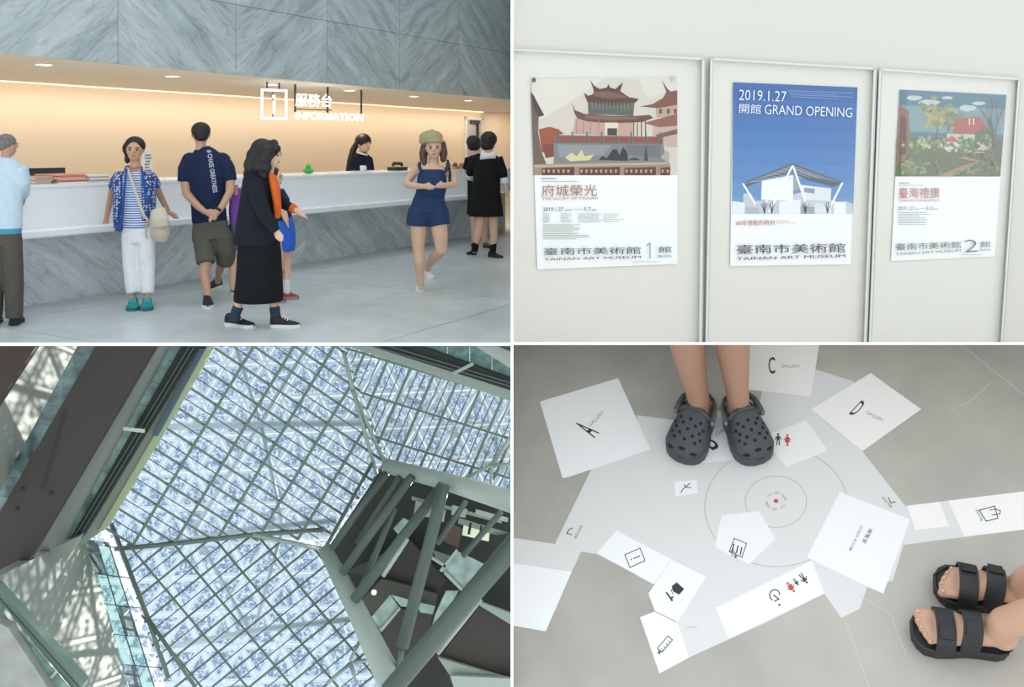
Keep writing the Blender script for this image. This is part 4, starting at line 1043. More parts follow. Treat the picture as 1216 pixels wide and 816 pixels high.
a.poly(C((104, 380), (240, 326), (378, 378), (350, 390), (282, 372), (242, 352), (160, 372), (118, 390)), '59616B'); a.poly(C((112, 380), (240, 331), (370, 378), (300, 366), (240, 345), (160, 366)), '7C858F')
for k in range(9): a.line(C((112 + k * 15, 380 - k * 5.6), (150 + k * 20, 374 - k * 1.2)), .5, 'AEB5BC')
for p0, p1 in (((240, 334), (178, 456)), ((242, 334), (286, 458)), ((108, 382), (140, 436)), ((374, 380), (344, 440)), ((190, 372), (170, 430))): a.line(C(p0, p1), 2.2, 'F4F5F6')
a.poly(C((78, 428), (112, 432), (112, 462), (78, 462)), 'E4E7EA'); a.poly(C((205, 430), (262, 424), (262, 462), (205, 462)), 'E9EBED'); a.poly(C((300, 432), (345, 436), (345, 462), (300, 462)), 'D9DDE0'); a.poly(C((352, 430), (384, 432), (384, 462), (352, 462)), 'EDEFF0'); a.poly(C((262, 440), (300, 444), (300, 462), (262, 462)), '9BA2A8'); a.poly(C((112, 444), (150, 446), (150, 462), (112, 462)), 'AEB5BA')
for x in (165, 185, 335, 275):
    for dx in (-9, -4, 2, 8): a.line(C((x, 462), (x + dx * .4, 446), (x + dx, 428 + abs(dx))), .7, '3C3A38')
a.build('photo_print', o)
t.text('2019.1.27', 877.6, 118.6, 933.5, 120.8, 12.2, 'F4F6F8', -.01); t.text('開館', 877.8, 134.4, 903.5, 135.4, 11.4, 'F4F6F8', -.005); t.text('GRAND OPENING', 908, 135.4, 1011.8, 139.4, 11.2, 'F4F6F8', -.01)
for k in range(4): t.line([(936 + k * 1.2, 107.6 + k * 2.4), (1013 - (k % 2) * 18, 110.6 + k * 2.4)], .45, 'A9BEDA')
t.text('60年感動的時刻', 874.4, 268, 920, 267.4, 6.2, 'B2525C'); t.lines(922, 946, [262.4, 264.8], 'C08A90', .5, 21)
t.text(LOGO, 875, 301.8, 1004, 299.8, 11, '3C3C3E'); t.text('TAINAN ART MUSEUM', 875, 309.2, 1004, 305.6, 3.6, '3C3C3E')
t.build('lettering', o)

# garden poster
o, a, t = poster('poster of a garden painting with red-roofed house over a white sheet', [(1068.8, 106.5), (1195.4, 112.6), (1181, 304.5), (1058, 310)])
C = lambda *p: [(1030 + x * .441, 50 + y * .441) for x, y in p]
a.poly(C((88, 128), (375, 142), (358, 362), (75, 362)), '3C6C7E'); a.poly(C((86, 170), (372, 180), (366, 250), (82, 240)), '6E9096')
for x, y, rx, ry in ((125, 150, 18, 5), (165, 163, 26, 6), (270, 178, 22, 6), (300, 165, 16, 4), (215, 150, 14, 3)): a.blob(1030 + x * .441, 50 + y * .441, rx * .5, ry * .6, 'B7C2BE', 14, .15)
a.poly(C((80, 255), (366, 262), (358, 362), (75, 362)), '515F34')
a.poly(C((86, 168), (112, 186), (116, 262), (108, 320), (78, 330)), '8A5B4C'); a.poly(C((90, 196), (106, 204), (104, 300), (84, 306)), '5C4038')
rr = random.Random(5)
def foliage(cx, cy, sx, sy, cols, n, r0, r1):
    for k in range(int(n * 1.7)):
        x, y = rr.gauss(cx, sx), rr.gauss(cy, sy); x = min(max(x, 96), 350); y = min(max(y, 140), 352)
        a.blob(1030 + x * .441, 50 + y * .441, rr.uniform(r0, r1) * 1.2, rr.uniform(r0, r1), rr.choice(cols), 8, .25)
a.line(C((185, 270), (192, 210), (180, 175)), 1.6, '5C4A34')
foliage(190, 195, 26, 16, ['8E8A52', '7A7C46', 'A59C62', '6A7040'], 60, 1.6, 3.6)
a.poly(C((214, 246), (335, 250), (334, 300), (214, 296)), 'BFB9A6'); a.poly(C((236, 208), (302, 200), (334, 246), (232, 246)), 'A2463A'); a.poly(C((204, 268), (228, 252), (250, 270)), 'A85848'); a.poly(C((208, 270), (248, 270), (246, 292), (208, 290)), 'D0CBBA')
for k in range(5): a.blob(1030 + (262 + k * 15) * .441, 50 + 268 * .441, 1.8, 3.6, '5E5548', 10)
for x in (275, 286): a.line(C((x, 206), (x, 222)), 1.4, 'D8D0C0')
foliage(160, 275, 30, 8, ['8C9464', '5E7040', '77804E', 'B0AE8A'], 45, 1.2, 2.6); foliage(268, 278, 18, 14, ['5C7A44', '7E9A58', '4A6438'], 40, 1.2, 2.8); foliage(310, 255, 12, 8, ['4E7444', '3C6038'], 20, 1.4, 2.6)
a.poly(C((185, 362), (250, 335), (292, 322), (240, 312), (262, 308), (318, 322), (250, 352), (225, 362)), '9A7A58')
foliage(120, 335, 30, 12, ['4C5A30', '6C7A44', '88905A'], 55, 1.4, 3.0); foliage(300, 345, 30, 8, ['55642F', '7A8248', '465428'], 45, 1.4, 2.8); foliage(330, 300, 14, 20, ['5A6C3C', '6E5A40'], 25, 1.2, 2.4)
for pts, w in ((((338, 356), (344, 300), (340, 250), (332, 205)), 2.2), (((341, 260), (352, 215), (365, 180)), 1.3), (((338, 235), (318, 200), (305, 180)), 1.1), (((333, 210), (338, 170), (330, 150)), .9), (((352, 215), (346, 180), (356, 155)), .8), (((318, 200), (326, 175)), .7)): a.line(C(*pts), w, '5E4A3C')
a.line(C((280, 310), (286, 292), (326, 294), (330, 312)), 1.6, '7C4034'); a.build('painting_print', o)
t.lines(1068, 1088, [217.4], '3A3A3A', .7, 31); t.lines(1068, 1113, [220], '77716C', .5, 32)
t.text('臺灣禮讚', 1067.6, 235.4, 1116, 235.2, 12.4, 'A8483E'); t.text('TAIWAN PANEGYRIC', 1067.4, 239.7, 1116, 239.2, 2.6, 'A8483E')
t.text('2019.1.27', 1067, 249.6, 1086, 249.4, 4.2, '4A4846'); t.line([(1093, 247.6), (1099, 247.5)], .5, '8A8886'); t.text('5.21', 1100, 249.2, 1108, 249.1, 4, '4A4846'); t.lines(1087, 1092, [248.4], '8A8886', .9, 33); t.lines(1109, 1115, [248.2], '8A8886', .9, 34)
t.lines(1067, 1106, [252.4, 254.4, 256.4, 258.4, 260.6, 262.6, 264.4, 266.6], '7E7C7A', .5, 35)
t.text(LOGO, 1064, 297.4, 1141.6, 294.6, 8, '3C3C3E'); t.text('TAINAN ART MUSEUM', 1063.6, 303.2, 1141, 298.8, 2.6, '3C3C3E')
t.text('2', 1145.6, 299.8, 1162, 299, 14.6, '4A4A4C', -.018); t.text('館', 1164.4, 294, 1176.6, 293.4, 7, '3C3C3E'); t.text('BLDG', 1164.2, 298, 1176.2, 297.5, 2.2, '3C3C3E'); t.lines(1142, 1174, [302.6], '9A9896', .5, 36)
t.build('lettering', o)

# ------------------------------------------------------------------ gallery floor seen from above (lower right)
fp = Plane(W(840, 520, 2.22), (238, 1100, -1310))
FN = fp.n.copy()
conc = mat_concrete('gallery_concrete', 'A39F98', 'BCB7AE', .42, 1.1)
mb = MB(); mb.slab([fp.at(x, y) for x, y in ((608.5, 408.6), (1560, 408.6), (1560, 960), (608.5, 960))], -FN * .04)
gf = struct(mb.build('floor', conc), 'grey concrete gallery floor under the printed floor map')
scratch = mat('joint_pale', 'C9C6BE', .6)
for pts in (((1141, 409), (1216, 469)), ((1022, 708), (1058, 730), (1076, 778)), ((1003, 734), (1032, 816)), ((1180, 452), (1150, 478), (1128, 487))):
    mb = MB()
    for p, q in zip(pts, pts[1:]): bar(mb, *p, *q, .9, fp, 0, .0003)
    mb.build('floor_joint', scratch, gf)

def sticker(label, pts, c, lay, name='floor_sticker', group=None, prints=None):
    cx = sum(p[0] for p in pts) / len(pts); cy = sum(p[1] for p in pts) / len(pts)
    o = thing(name, label, 'floor sticker', fp.at(cx, cy), group)
    mb = MB(); mb.slab([fp.at(x, y, .0003 * lay + .0003) for x, y in pts], -FN * .00028); mb.build('sheet', mat('vinyl_' + c, c, .38), o)
    if prints:
        p = Print(fp, .0003 * lay + .0003 + .0001, .000004); prints(p); p.build('symbol', o)
    return o
GREY, WHITE, WARM = 'DAD9D8', 'F0F0F0', 'F0EDE9'
K, RD = '2E3032', 'C0484A'
def base_print(p):
    p.new('ring'); p.ring(922, 602, 85, 71, .9, 'C9A9A6', 96); p.new('ring'); p.ring(921.5, 596, 36.5, 30.5, .8, 'C9A9A6', 72)
    p.new('dot'); p.blob(921.5, 595, 2.8, 2.4, RD, 16)
    txt = 'YOU ARE HERE  YOU ARE HERE  '
    p.new('ring_lettering')
    for k, ch in enumerate(txt):
        if ch == ' ': continue
        an = 2 * math.pi * k / len(txt) - 2.6; ux, uy = math.cos(an), math.sin(an)
        cx, cy = 921.5 + 10 * ux, 595 + 8.6 * uy
        p.text(ch, cx + uy * .8, cy - ux * .8, cx - uy * .8, cy + ux * .8, 2.6, 'C06A6A', .01, (ux, uy * .86), own=False)
    p.new('arrow'); p.line([(673, 633), (676, 629), (680, 627)], 1.0, K); p.line([(673, 633.6), (679, 635)], 1.0, K); p.text('ENTER', 689, 624, 681, 639, 3.2, '6E7072', .0)
    p.new('arrow'); p.line([(1055, 591), (1058, 597.5), (1063, 596)], 1.0, K); p.text('ENTER', 1047, 592, 1058, 604, 3.0, '6E7072', .0)
    p.lines(815, 832, [745], 'B4B4B4', .8, 41)
sticker('large light grey irregular floor map sheet with red rings', [(756, 493), (801, 499), (850, 487), (897, 503), (905, 465), (969, 439), (1014, 453), (1024, 536), (1075, 601), (1216, 583.5), (1216, 629), (1073, 647), (1060, 690), (1030, 697), (1021, 723), (999, 734), (979, 705), (910, 739), (818, 781), (790, 700), (709, 658), (690, 655), (679, 679), (608.7, 668.3), (608.7, 638.8), (659, 646), (702, 558), (674, 560), (760, 520)], GREY, 0, 'floor_map', None, base_print)
def letter(ch, x0, y0, x1, y1, h, up, g):
    def fn(p):
        p.text(ch, x0, y0, x1, y1, h, K, .008, up); p.text('GALLERY', *g, '8E8E8C', .0)
    return fn
sticker('white square sticker with letter A lying on bare concrete', [(641, 477), (734, 449), (772.5, 533.6), (674, 567), (668, 568)], WHITE, 2, prints=letter('A', 706, 520.5, 712, 514, 29, (-.86, -.52), (701, 507, 718, 490, 4.0)))
sticker('white sticker with letter B under the clogs', [(795, 510), (846, 486.5), (905, 505), (903, 538), (885, 545), (810, 552.5)], 'ECECEC', 1, prints=lambda p: (p.text('B', 846, 535, 856, 531, 27, K, .008, (-.72, -.72)), p.text('GALLERY', 851, 518, 880, 500, 4.0, '8E8E8C')))
sticker('white sticker with letter C beyond the clogs', [(889, 409), (973, 409), (963, 471), (881, 462)], WARM, 2, prints=letter('C', 912.5, 444, 920.5, 444, 20, (0, -1), (928, 436.4, 950, 436.8, 3.4)))
sticker('cream white diamond sticker with letter D', [(1034, 443), (1094, 486), (1024, 536), (963, 486)], WARM, 3, prints=letter('D', 1008, 491.5, 1014, 494.5, 22, (.68, -.73), (1028, 491, 1049, 502, 4.0)))
def man(p, x, y, s, c, dx=0, dy=-1):                # little standing figure, (dx,dy) points to the head
    R = lambda u, v: (x + (-dy) * u * s + dx * v * s, y + dx * u * s + dy * v * s)
    p.new('figure'); hx, hy = R(0, 9.6); p.blob(hx, hy, 1.2 * s, 1.2 * s, c, 12)
    p.poly([R(-1.7, 8), R(1.7, 8), R(1.5, 3.6), R(-1.5, 3.6)], c); p.line([R(-1.4, 7.6), R(-3.4, 4.4)], .9 * s, c); p.line([R(1.4, 7.6), R(3.4, 4.4)], .9 * s, c); p.line([R(-.9, 4), R(-1.3, -1.2)], 1.1 * s, c); p.line([R(.9, 4), R(1.3, -1.2)], 1.1 * s, c)
def woman(p, x, y, s, c, dx=0, dy=-1):
    R = lambda u, v: (x + (-dy) * u * s + dx * v * s, y + dx * u * s + dy * v * s)
    p.new('figure'); hx, hy = R(0, 9.6); p.blob(hx, hy, 1.2 * s, 1.2 * s, c, 12)
    p.poly([R(-1.2, 8), R(1.2, 8), R(2.9, 2.4), R(-2.9, 2.4)], c); p.line([R(-1, 7.6), R(-3.6, 4.6)], .9 * s, c); p.line([R(1, 7.6), R(3.6, 4.6)], .9 * s, c); p.line([R(-.7, 2.6), R(-.7, -1.2)], 1.0 * s, c); p.line([R(.7, 2.6), R(.7, -1.2)], 1.0 * s, c)
sticker('white sticker with a black and a red restroom figure', [(905, 519), (957, 499), (983, 535), (934, 555)], 'EDEBE9', 1, prints=lambda p: (man(p, 924, 527, 1.15, K), woman(p, 935, 528, 1.15, RD)))
def lift(p):
    p.line([(866, 655), (872, 639.5), (886.5, 645.5), (881, 662), (866, 655)], 1.0, K)
    for q in (871.5, 876.5, 881): p.blob(q, 646.2 + (q - 871) * .45, .9, .9, K, 8); p.line([(q - .4, 647 + (q - 871) * .45), (q - 1.8, 654 + (q - 871) * .45)], 1.5, K)
    p.line([(869, 660), (869.6, 653)], .9, K); p.line([(867, 656), (869.6, 652.6), (872, 656)], .9, K); p.line([(873, 656), (873.6, 662)], .9, K); p.line([(871.4, 659.6), (873.7, 662.6), (876, 659)], .9, K)
sticker('white pentagon sticker with a lift symbol', [(857, 612), (901, 607), (921, 640), (890, 670), (849, 650)], 'ECECEC', 1, prints=lift)
sticker('small white sticker with a curved arrow mark', [(801, 572), (827, 570), (829, 586), (802, 589)], WHITE, 1, prints=lambda p: (p.line([(808.6, 585), (811, 581), (817, 576), (819.6, 574)], 1.0, K), p.line([(812.6, 575.4), (814, 578.6), (821, 579.4)], .9, K)))
def info(p):
    p.line([(742, 659), (760, 651), (766, 666), (748, 674), (742, 659)], 1.0, K); p.blob(749.6, 664.6, .9, .9, K, 8); p.line([(752.4, 663.4), (759.6, 660.4)], 1.2, K)
sticker('white strip sticker with a framed information symbol', [(709, 657), (732, 630), (797, 664), (776, 694)], WHITE, 1, prints=info)
def plug(p):
    p.poly([(797.5, 696.5), (803.5, 691.5), (812.6, 699.6), (806.4, 706.4), (799.4, 702.6)], K); p.line([(797, 701), (799.6, 706)], .9, K); p.line([(797, 701.2), (800, 699)], .9, K); p.line([(791.4, 704), (796.6, 710.6), (799, 709)], 2.0, K); p.line([(796.6, 710.6), (798, 713)], 2.4, K)
sticker('white hexagon sticker with a filled cup and tool symbol', [(797.5, 664.3), (838.5, 685), (805, 739), (777.5, 725.5), (770, 705), (777, 694.5)], 'EFEFEF', 2, prints=plug)
def batt(p):
    p.line([(780.5, 770), (793.4, 755.4), (798.6, 760), (786.4, 774.6), (780.5, 770)], 1.0, K)
    for q in range(4): p.line([(787 + q * 2.8, 772.6 - q * 3.2), (785.4 + q * 2.8, 770.6 - q * 3.2)], .9, K)
    p.line([(781, 775.6), (785, 774)], 1.4, K); p.line([(782.4, 772.6), (783.6, 777)], 1.2, K)
sticker('white sticker with a ruler-like battery symbol', [(777, 726.5), (804.5, 740), (818, 781), (783, 800), (760, 733)], WHITE, 1, prints=batt)
def wc(p):
    man(p, 950, 694, 1.2, K, .9, .8) if False else None
    for (x, y, s, c, fn) in ((951, 683, 1.15, K, man), (943, 688.5, .8, K, man), (935.5, 693, 1.2, RD, woman)): fn(p, x, y, s, c, .62, .78)
    p.new('wheelchair'); p.ring(920, 707, 6.0, 6.6, 1.3, K, 40, 2.0, 6.3); p.line([(919, 707), (925, 711.5), (920, 714)], 1.4, K); p.blob(925.5, 718.4, 1.4, 1.3, K, 10)
sticker('long white strip sticker with wheelchair and family restroom figures', [(850, 722), (964, 666), (979, 705), (865, 758)], WHITE, 1, prints=wc)
sticker('white sticker with guide room lettering', [(958, 662), (997, 584), (1081, 617), (1049, 705), (1030, 697)], 'EFEFEE', 2, prints=lambda p: (p.text('導覽室', 1032, 627, 1023, 644, 5.4, '4A4A4C', .005, (.9, .4)), p.text('GUIDE ROOM', 1022, 624, 1008, 653, 3.4, '77787A', .005, (.9, .42))))
sticker('blank white sticker cut off by the white divider', [(608.6, 668.5), (679, 679), (648, 750), (608.6, 743)], WHITE, 2)
sticker('small blank white sticker between the guide room and shop ones', [(1077, 600.6), (1116, 596), (1127, 625), (1087, 629.5)], WARM, 1)
def shop(p):
    p.line([(1163, 606), (1181, 601), (1185, 615.6), (1171, 619), (1163, 606)], 1.1, K); p.line([(1175, 606), (1181.6, 604.6), (1188, 606.6), (1187, 610.6), (1178, 611.6)], 1.0, K); p.text('SHOP', 1161, 604.5, 1168, 618, 3.2, '55565A', .005, (-.9, .4))
sticker('white sticker with a shopping bag symbol and shop lettering', [(1126, 594.5), (1216, 583.8), (1216, 629), (1145, 637)], WARM, 1, prints=shop)

# ---- person in clogs
rub = mat('clog_rubber', '43464A', .55); rub_d = mat('clog_hole', '131415', .8)
leg_skin = mat('leg_skin', 'A67F69', .5, noise=.06, scale=6)
class Shoe:
    def __init__(s, heel, toe, w):
        s.h = fp.at(*heel, .0022); t = fp.at(*toe, .0022); s.ax = (t - s.h); s.L = s.ax.length; s.ax.normalize(); s.sd = FN.cross(s.ax).normalized(); s.w = w
    def P(s, l, q, z): return s.h + s.ax * (s.L * l) + s.sd * (s.w / 2 * q) + FN * z
def interp(t, T, V):
    for (a, b), (x, y) in zip(zip(T, T[1:]), zip(V, V[1:])):
        if t <= b: return x + (y - x) * (t - a) / (b - a)
    return V[-1]
CT = [0, .04, .1, .2, .35, .5, .65, .8, .9, .96, 1.0]
CW = [.22, .50, .70, .80, .82, .92, 1.0, .98, .82, .60, .22]
HT_ = ([.36, .42, .5, .65, .8, .9, .96, 1.0], [.088, .087, .082, .072, .060, .050, .042, .030])
pers = thing('person', 'standing person with bare legs in dark grey rubber clogs', 'person', fp.at(850, 500))
body = MB()
for heel, toe, top, ytop, mirror in (((835, 488), (808, 550), (808, 372), 2.05, -1), ((871, 489), (902, 552), (865.5, 372), 2.05, 1)):
    s = Shoe(heel, toe, .099)
    mb = MB(); out = [s.P(t, w, 0) for t, w in zip(CT, CW)] + [s.P(t, -w, 0) for t, w in reversed(list(zip(CT, CW)))]
    mb.slab(out, FN * .028); clog = mb.build('clog', rub, pers)
    def dome(t, a):
        hw = interp(t, CT, CW); hh = interp(t, *HT_)
        return s.P(t, hw * .98 * math.copysign(abs(math.cos(a)) ** .75, math.cos(a)), .02 + (hh - .02) * abs(math.sin(a)) ** .8)
    mb = MB(); T = [.36, .39, .42, .46, .5, .56, .62, .68, .74, .8, .85, .9, .94, .97, 1.0]; n = 17
    for t in T:
        for j in range(n): mb.v.append(dome(t, math.pi * j / (n - 1)))
    for k in range(len(T) - 1):
        for j in range(n - 1): q = k * n + j; mb.f.append([q, q + 1, q + n + 1, q + n]); mb.mi.append(0)
    mb.f.append([(len(T) - 1) * n + j for j in reversed(range(n))]); mb.mi.append(0)
    mb.build('upper', rub, clog, True)
    mb = MB(); mb.tube([dome(.36, math.pi * j / 14) for j in range(15)], .0055, 8); mb.build('collar_rim', rub, clog, True)
    mb = MB()                                        # low wall round the heel
    hl = [(.36, .82)] + [(t, interp(t, CT, CW)) for t in (.28, .2, .1, .04)] + [(0, .2)]
    pts = hl + [(t, -w) for t, w in reversed(hl)]
    for (t0, w0), (t1, w1) in zip(pts, pts[1:]):
        z0 = .034 + .03 * t0; z1 = .034 + .03 * t1
        mb.grid_box([s.P(t0, w0, .02), s.P(t1, w1, .02), s.P(t1 + .03 * (1 - t1), w1 * .88, .02), s.P(t0 + .03 * (1 - t0), w0 * .88, .02), s.P(t0, w0, z0 + .012), s.P(t1, w1, z1 + .012), s.P(t1 + .03 * (1 - t1), w1 * .88, z1 + .012), s.P(t0 + .03 * (1 - t0), w0 * .88, z0 + .012)])
    mb.build('heel_wall', rub, clog)
    st = [(.40, .86, .062), (.30, .84, .068), (.18, .80, .072), (.07, .60, .075), (.01, .3, .076), (0, 0, .076)]
    st = st + [(t, -w, z) for t, w, z in reversed(st[:-1])]
    mb = MB(); mb.tube([s.P(*q) for q in st], [(.0035, .009)] * len(st), 10, side=s.sd.cross(FN)); 
    mb.build('heel_strap', rub, clog, True)
    for sg_ in (-1, 1):
        mb = MB(); mb.ball(s.P(.40, sg_ * .92, .060), .0065, .0065, .0065, 10, 7); mb.build('rivet', mat('rivet_grey', '6A6D70', .4), clog, True)
    for t, aa in [(.53, q) for q in (.36, .5, .64)] + [(.60, q) for q in (.28, .43, .57, .72)] + [(.67, q) for q in (.34, .5, .66)] + [(.74, q) for q in (.28, .43, .57, .72)] + [(.81, q) for q in (.36, .5, .64)]:
        c = dome(t, math.pi * aa); c2 = dome(t + .01, math.pi * aa); c3 = dome(t, math.pi * (aa + .01))
        nn = (c2 - c).cross(c3 - c).normalized(); nn = nn if nn.dot(FN) > 0 else -nn
        mb = MB(); mb.tube([c - nn * .002, c + nn * .0006], .0042, 10); mb.build('vent_hole', rub_d, clog)
    for aa in (.22, .5, .78):
        c = dome(.93, math.pi * aa); nn = (FN * .5 + s.ax * .8 + s.sd * (math.cos(math.pi * aa)) * .8).normalized()
        mb = MB(); mb.tube([c - nn * .003, c + nn * .001], [(.0085, .0042)] * 2, 10, side=s.sd); mb.build('vent_hole', rub_d, clog)
    # foot and leg
    tp = W(top[0], top[1], ytop); an = s.P(.17, 0, .075)
    body.tube([s.P(.06, 0, .035), s.P(.2, 0, .045), s.P(.36, 0, .052), s.P(.5, 0, .045)], [(.026, .026), (.031, .034), (.033, .032), (.034, .026)], 12, s.sd)
    body.tube([s.P(.14, 0, .03), s.P(.155, 0, .06), an, an.lerp(tp, .15), an.lerp(tp, .34), an.lerp(tp, .6), tp], [(.026, .03), (.027, .032), (.0255, .031), (.0265, .032), (.031, .036), (.0375, .043), (.043, .049)], 16, s.sd)
bo = remesh('body', body, leg_skin, pers, .004, 6)
bm = bmesh.new(); bm.from_mesh(bo.data)            # the legs end under the sloping board
pn = Vector((0, sl, 1)).normalized()
res = bmesh.ops.bisect_plane(bm, geom=bm.verts[:] + bm.edges[:] + bm.faces[:], plane_co=Vector((0, 0, H - .003)) - worldloc(pers), plane_no=pn, clear_outer=True)
bmesh.ops.holes_fill(bm, edges=[e for e in bm.edges if e.is_boundary]); bm.to_mesh(bo.data); bm.free()

# ---- person in sandals
pers = thing('person', 'bare feet of a second person in black two-strap sandals', 'person', fp.at(1160, 730))
sand = mat('sandal_black', '2B2C2E', .6); foot_skin = mat('foot_skin', 'C99E84', .5, noise=.05, scale=9); nail = mat('toenail', 'D8B2A0', .3)
ST = [0, .05, .14, .3, .45, .6, .75, .88, .95, 1.0]; SW = [.32, .58, .72, .72, .76, .90, 1.0, .92, .68, .3]
body = MB()
for heel, toe, big, legtop in (((1224, 722), (1108, 697), 1, (1330, 650)), ((1196, 770), (1081, 753), -1, (1330, 700))):
    s = Shoe(heel, toe, .080)
    sg0 = 1.0 if s.sd.dot(fp.at(1150, 760) - fp.at(1150, 700)) > 0 else -1.0   # +1: side vector points down the picture
    B = sg0 * big                                   # side of the big toe
    mb = MB(); out = [s.P(t, w, 0) for t, w in zip(ST, SW)] + [s.P(t, -w, 0) for t, w in reversed(list(zip(ST, SW)))]
    mb.slab(out, FN * .024); sd_o = mb.build('sandal', sand, pers)
    mb = MB(); rim = [s.P(t, w * .96, .026) for t, w in zip(ST, SW)] + [s.P(t, -w * .96, .026) for t, w in reversed(list(zip(ST, SW)))]; rim.append(rim[0]); mb.tube(rim, .004, 6); mb.build('footbed_rim', sand, sd_o, True)
    z0 = .026
    body.tube([s.P(.08, 0, z0 + .026), s.P(.2, 0, z0 + .03), s.P(.4, 0, z0 + .03), s.P(.58, B * .02, z0 + .022), s.P(.74, B * .02, z0 + .017)], [(.021, .022), (.024, .026), (.026, .028), (.031, .022), (.034, .015)], 14, s.sd)
    body.ball(s.P(.09, 0, z0 + .025), .026, .026, .026)
    for k, (q, l0, l1, r) in enumerate(((.66, .74, .95, .0105), (.26, .76, .955, .0076), (-.06, .75, .93, .0072), (-.36, .73, .895, .0068), (-.63, .70, .85, .0066))):
        body.tube([s.P(l0, B * q * .9, z0 + .016), s.P((l0 + l1) / 2, B * q, z0 + .017), s.P(l1 - .015, B * q, z0 + .011)], [r * 1.05, r, r * .95], 8); body.ball(s.P(l1 - .015, B * q, z0 + .0105), r, r, r * .95, 8, 6)
        mb = MB(); mb.ball(s.P(l1 - .012, B * q, z0 + .0185 + (.002 if k == 0 else 0)), r * .55, r * .55, .0025, 8, 6); mb.build('toenail', nail, pers, True)
    an = s.P(.13, 0, z0 + .08); tp = W(legtop[0], legtop[1], 1.56); tp2 = tp + (tp - an) * .9 + FN * .05
    body.tube([s.P(.12, 0, z0 + .02), s.P(.15, 0, z0 + .055), an, an.lerp(tp, .3), an.lerp(tp, .65), tp, tp.lerp(tp2, .5), tp2], [(.024, .026), (.026, .03), (.027, .03), (.029, .032), (.038, .04), (.046, .048), (.05, .052), (.05, .052)], 14, s.sd)
    for tc_, hh, wd in ((.69, .058, .034), (.44, .084, .034)):
        mb = MB(); n = 15
        for j in range(n):
            a = math.pi * j / (n - 1); hw = interp(tc_, ST, SW)
            for l in (-.5, .5):
                for e in (0, .004):
                    mb.v.append(s.P(tc_ + l * wd / s.L, (hw * .95 + e / s.w * 2) * math.cos(a), .02 + (hh - .012 + e) * abs(math.sin(a)) ** .62 + .004))
        for j in range(n - 1):
            q = j * 4
            for u, v in ((0, 1), (1, 3), (3, 2), (2, 0)): mb.f.append([q + u, q + v, q + 4 + v, q + 4 + u]); mb.mi.append(0)
        for q in (0, (n - 1) * 4): mb.f.append([q, q + 1, q + 3, q + 2]); mb.mi.append(0)
        stp = mb.build('strap', sand, sd_o, False)
        ab = math.acos(-B * .5); hw = interp(tc_, ST, SW); c = s.P(tc_, hw * .95 * math.cos(ab), .024 + (hh - .012) * math.sin(ab) ** .62 + .001)
        mb = MB(); e1, e2 = s.ax * .026, (s.sd * -B * .8 - FN * .42).normalized() * .024
        mb.obox(c - e1 * .5 - e2 * .5, e1, e2, FN * .007); mb.build('buckle', mat('buckle_black', '1D1E20', .35), stp)
remesh('body', body, foot_skin, pers, .004, 4)

# ------------------------------------------------------------------ glass roof of the atrium, seen looking up (lower left)
steel = mat('painted_steel', '66766B', .45)
steel_d = mat('painted_steel_green', '4E5C53', .5)
steel_l = mat('painted_steel_light', '9DAAA0', .45)
pane_clear = mat_glass('roof_glass', 'CEDAE2', .05, .02)
pane_teal = mat_glass('side_glass_teal', 'BFE0D8', .18, .02)
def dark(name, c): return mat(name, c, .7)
soff = dark('soffit_dark', '37342E'); soff2 = dark('soffit_olive', '282C26'); blackish = dark('rail_black', '1E2622')  # soffit colours darkened to stand in for their shaded undersides
pale = mat('pale_cladding', '98A19B', .5); pale2 = mat('pale_cladding_green', '8A988D', .5)

def plane3(a, b, c):
    A, B_, C_ = W(*a), W(*b), W(*c)
    return Plane(A, (B_ - A).cross(C_ - A))
f1 = plane3((253, 412, 27), (123, 626, 27), (444, 540, 31))
d1 = lambda x, y: f1.at(x, y).y
f2 = plane3((415, 440, d1(415, 440)), (458, 552, d1(458, 552)), (606, 475, 28))
f3 = plane3((206, 644, d1(206, 644)), (390, 650, d1(390, 650)), (300, 812, 27.5))
f4 = plane3((142, 645, f3.at(142, 645).y), (198, 815, f3.at(198, 815).y), (102, 650, 25.6))
roof = thing('glass_roof', 'faceted glass roof with a grid of pale green steel bars', 'glass roof', W(300, 640, 29))

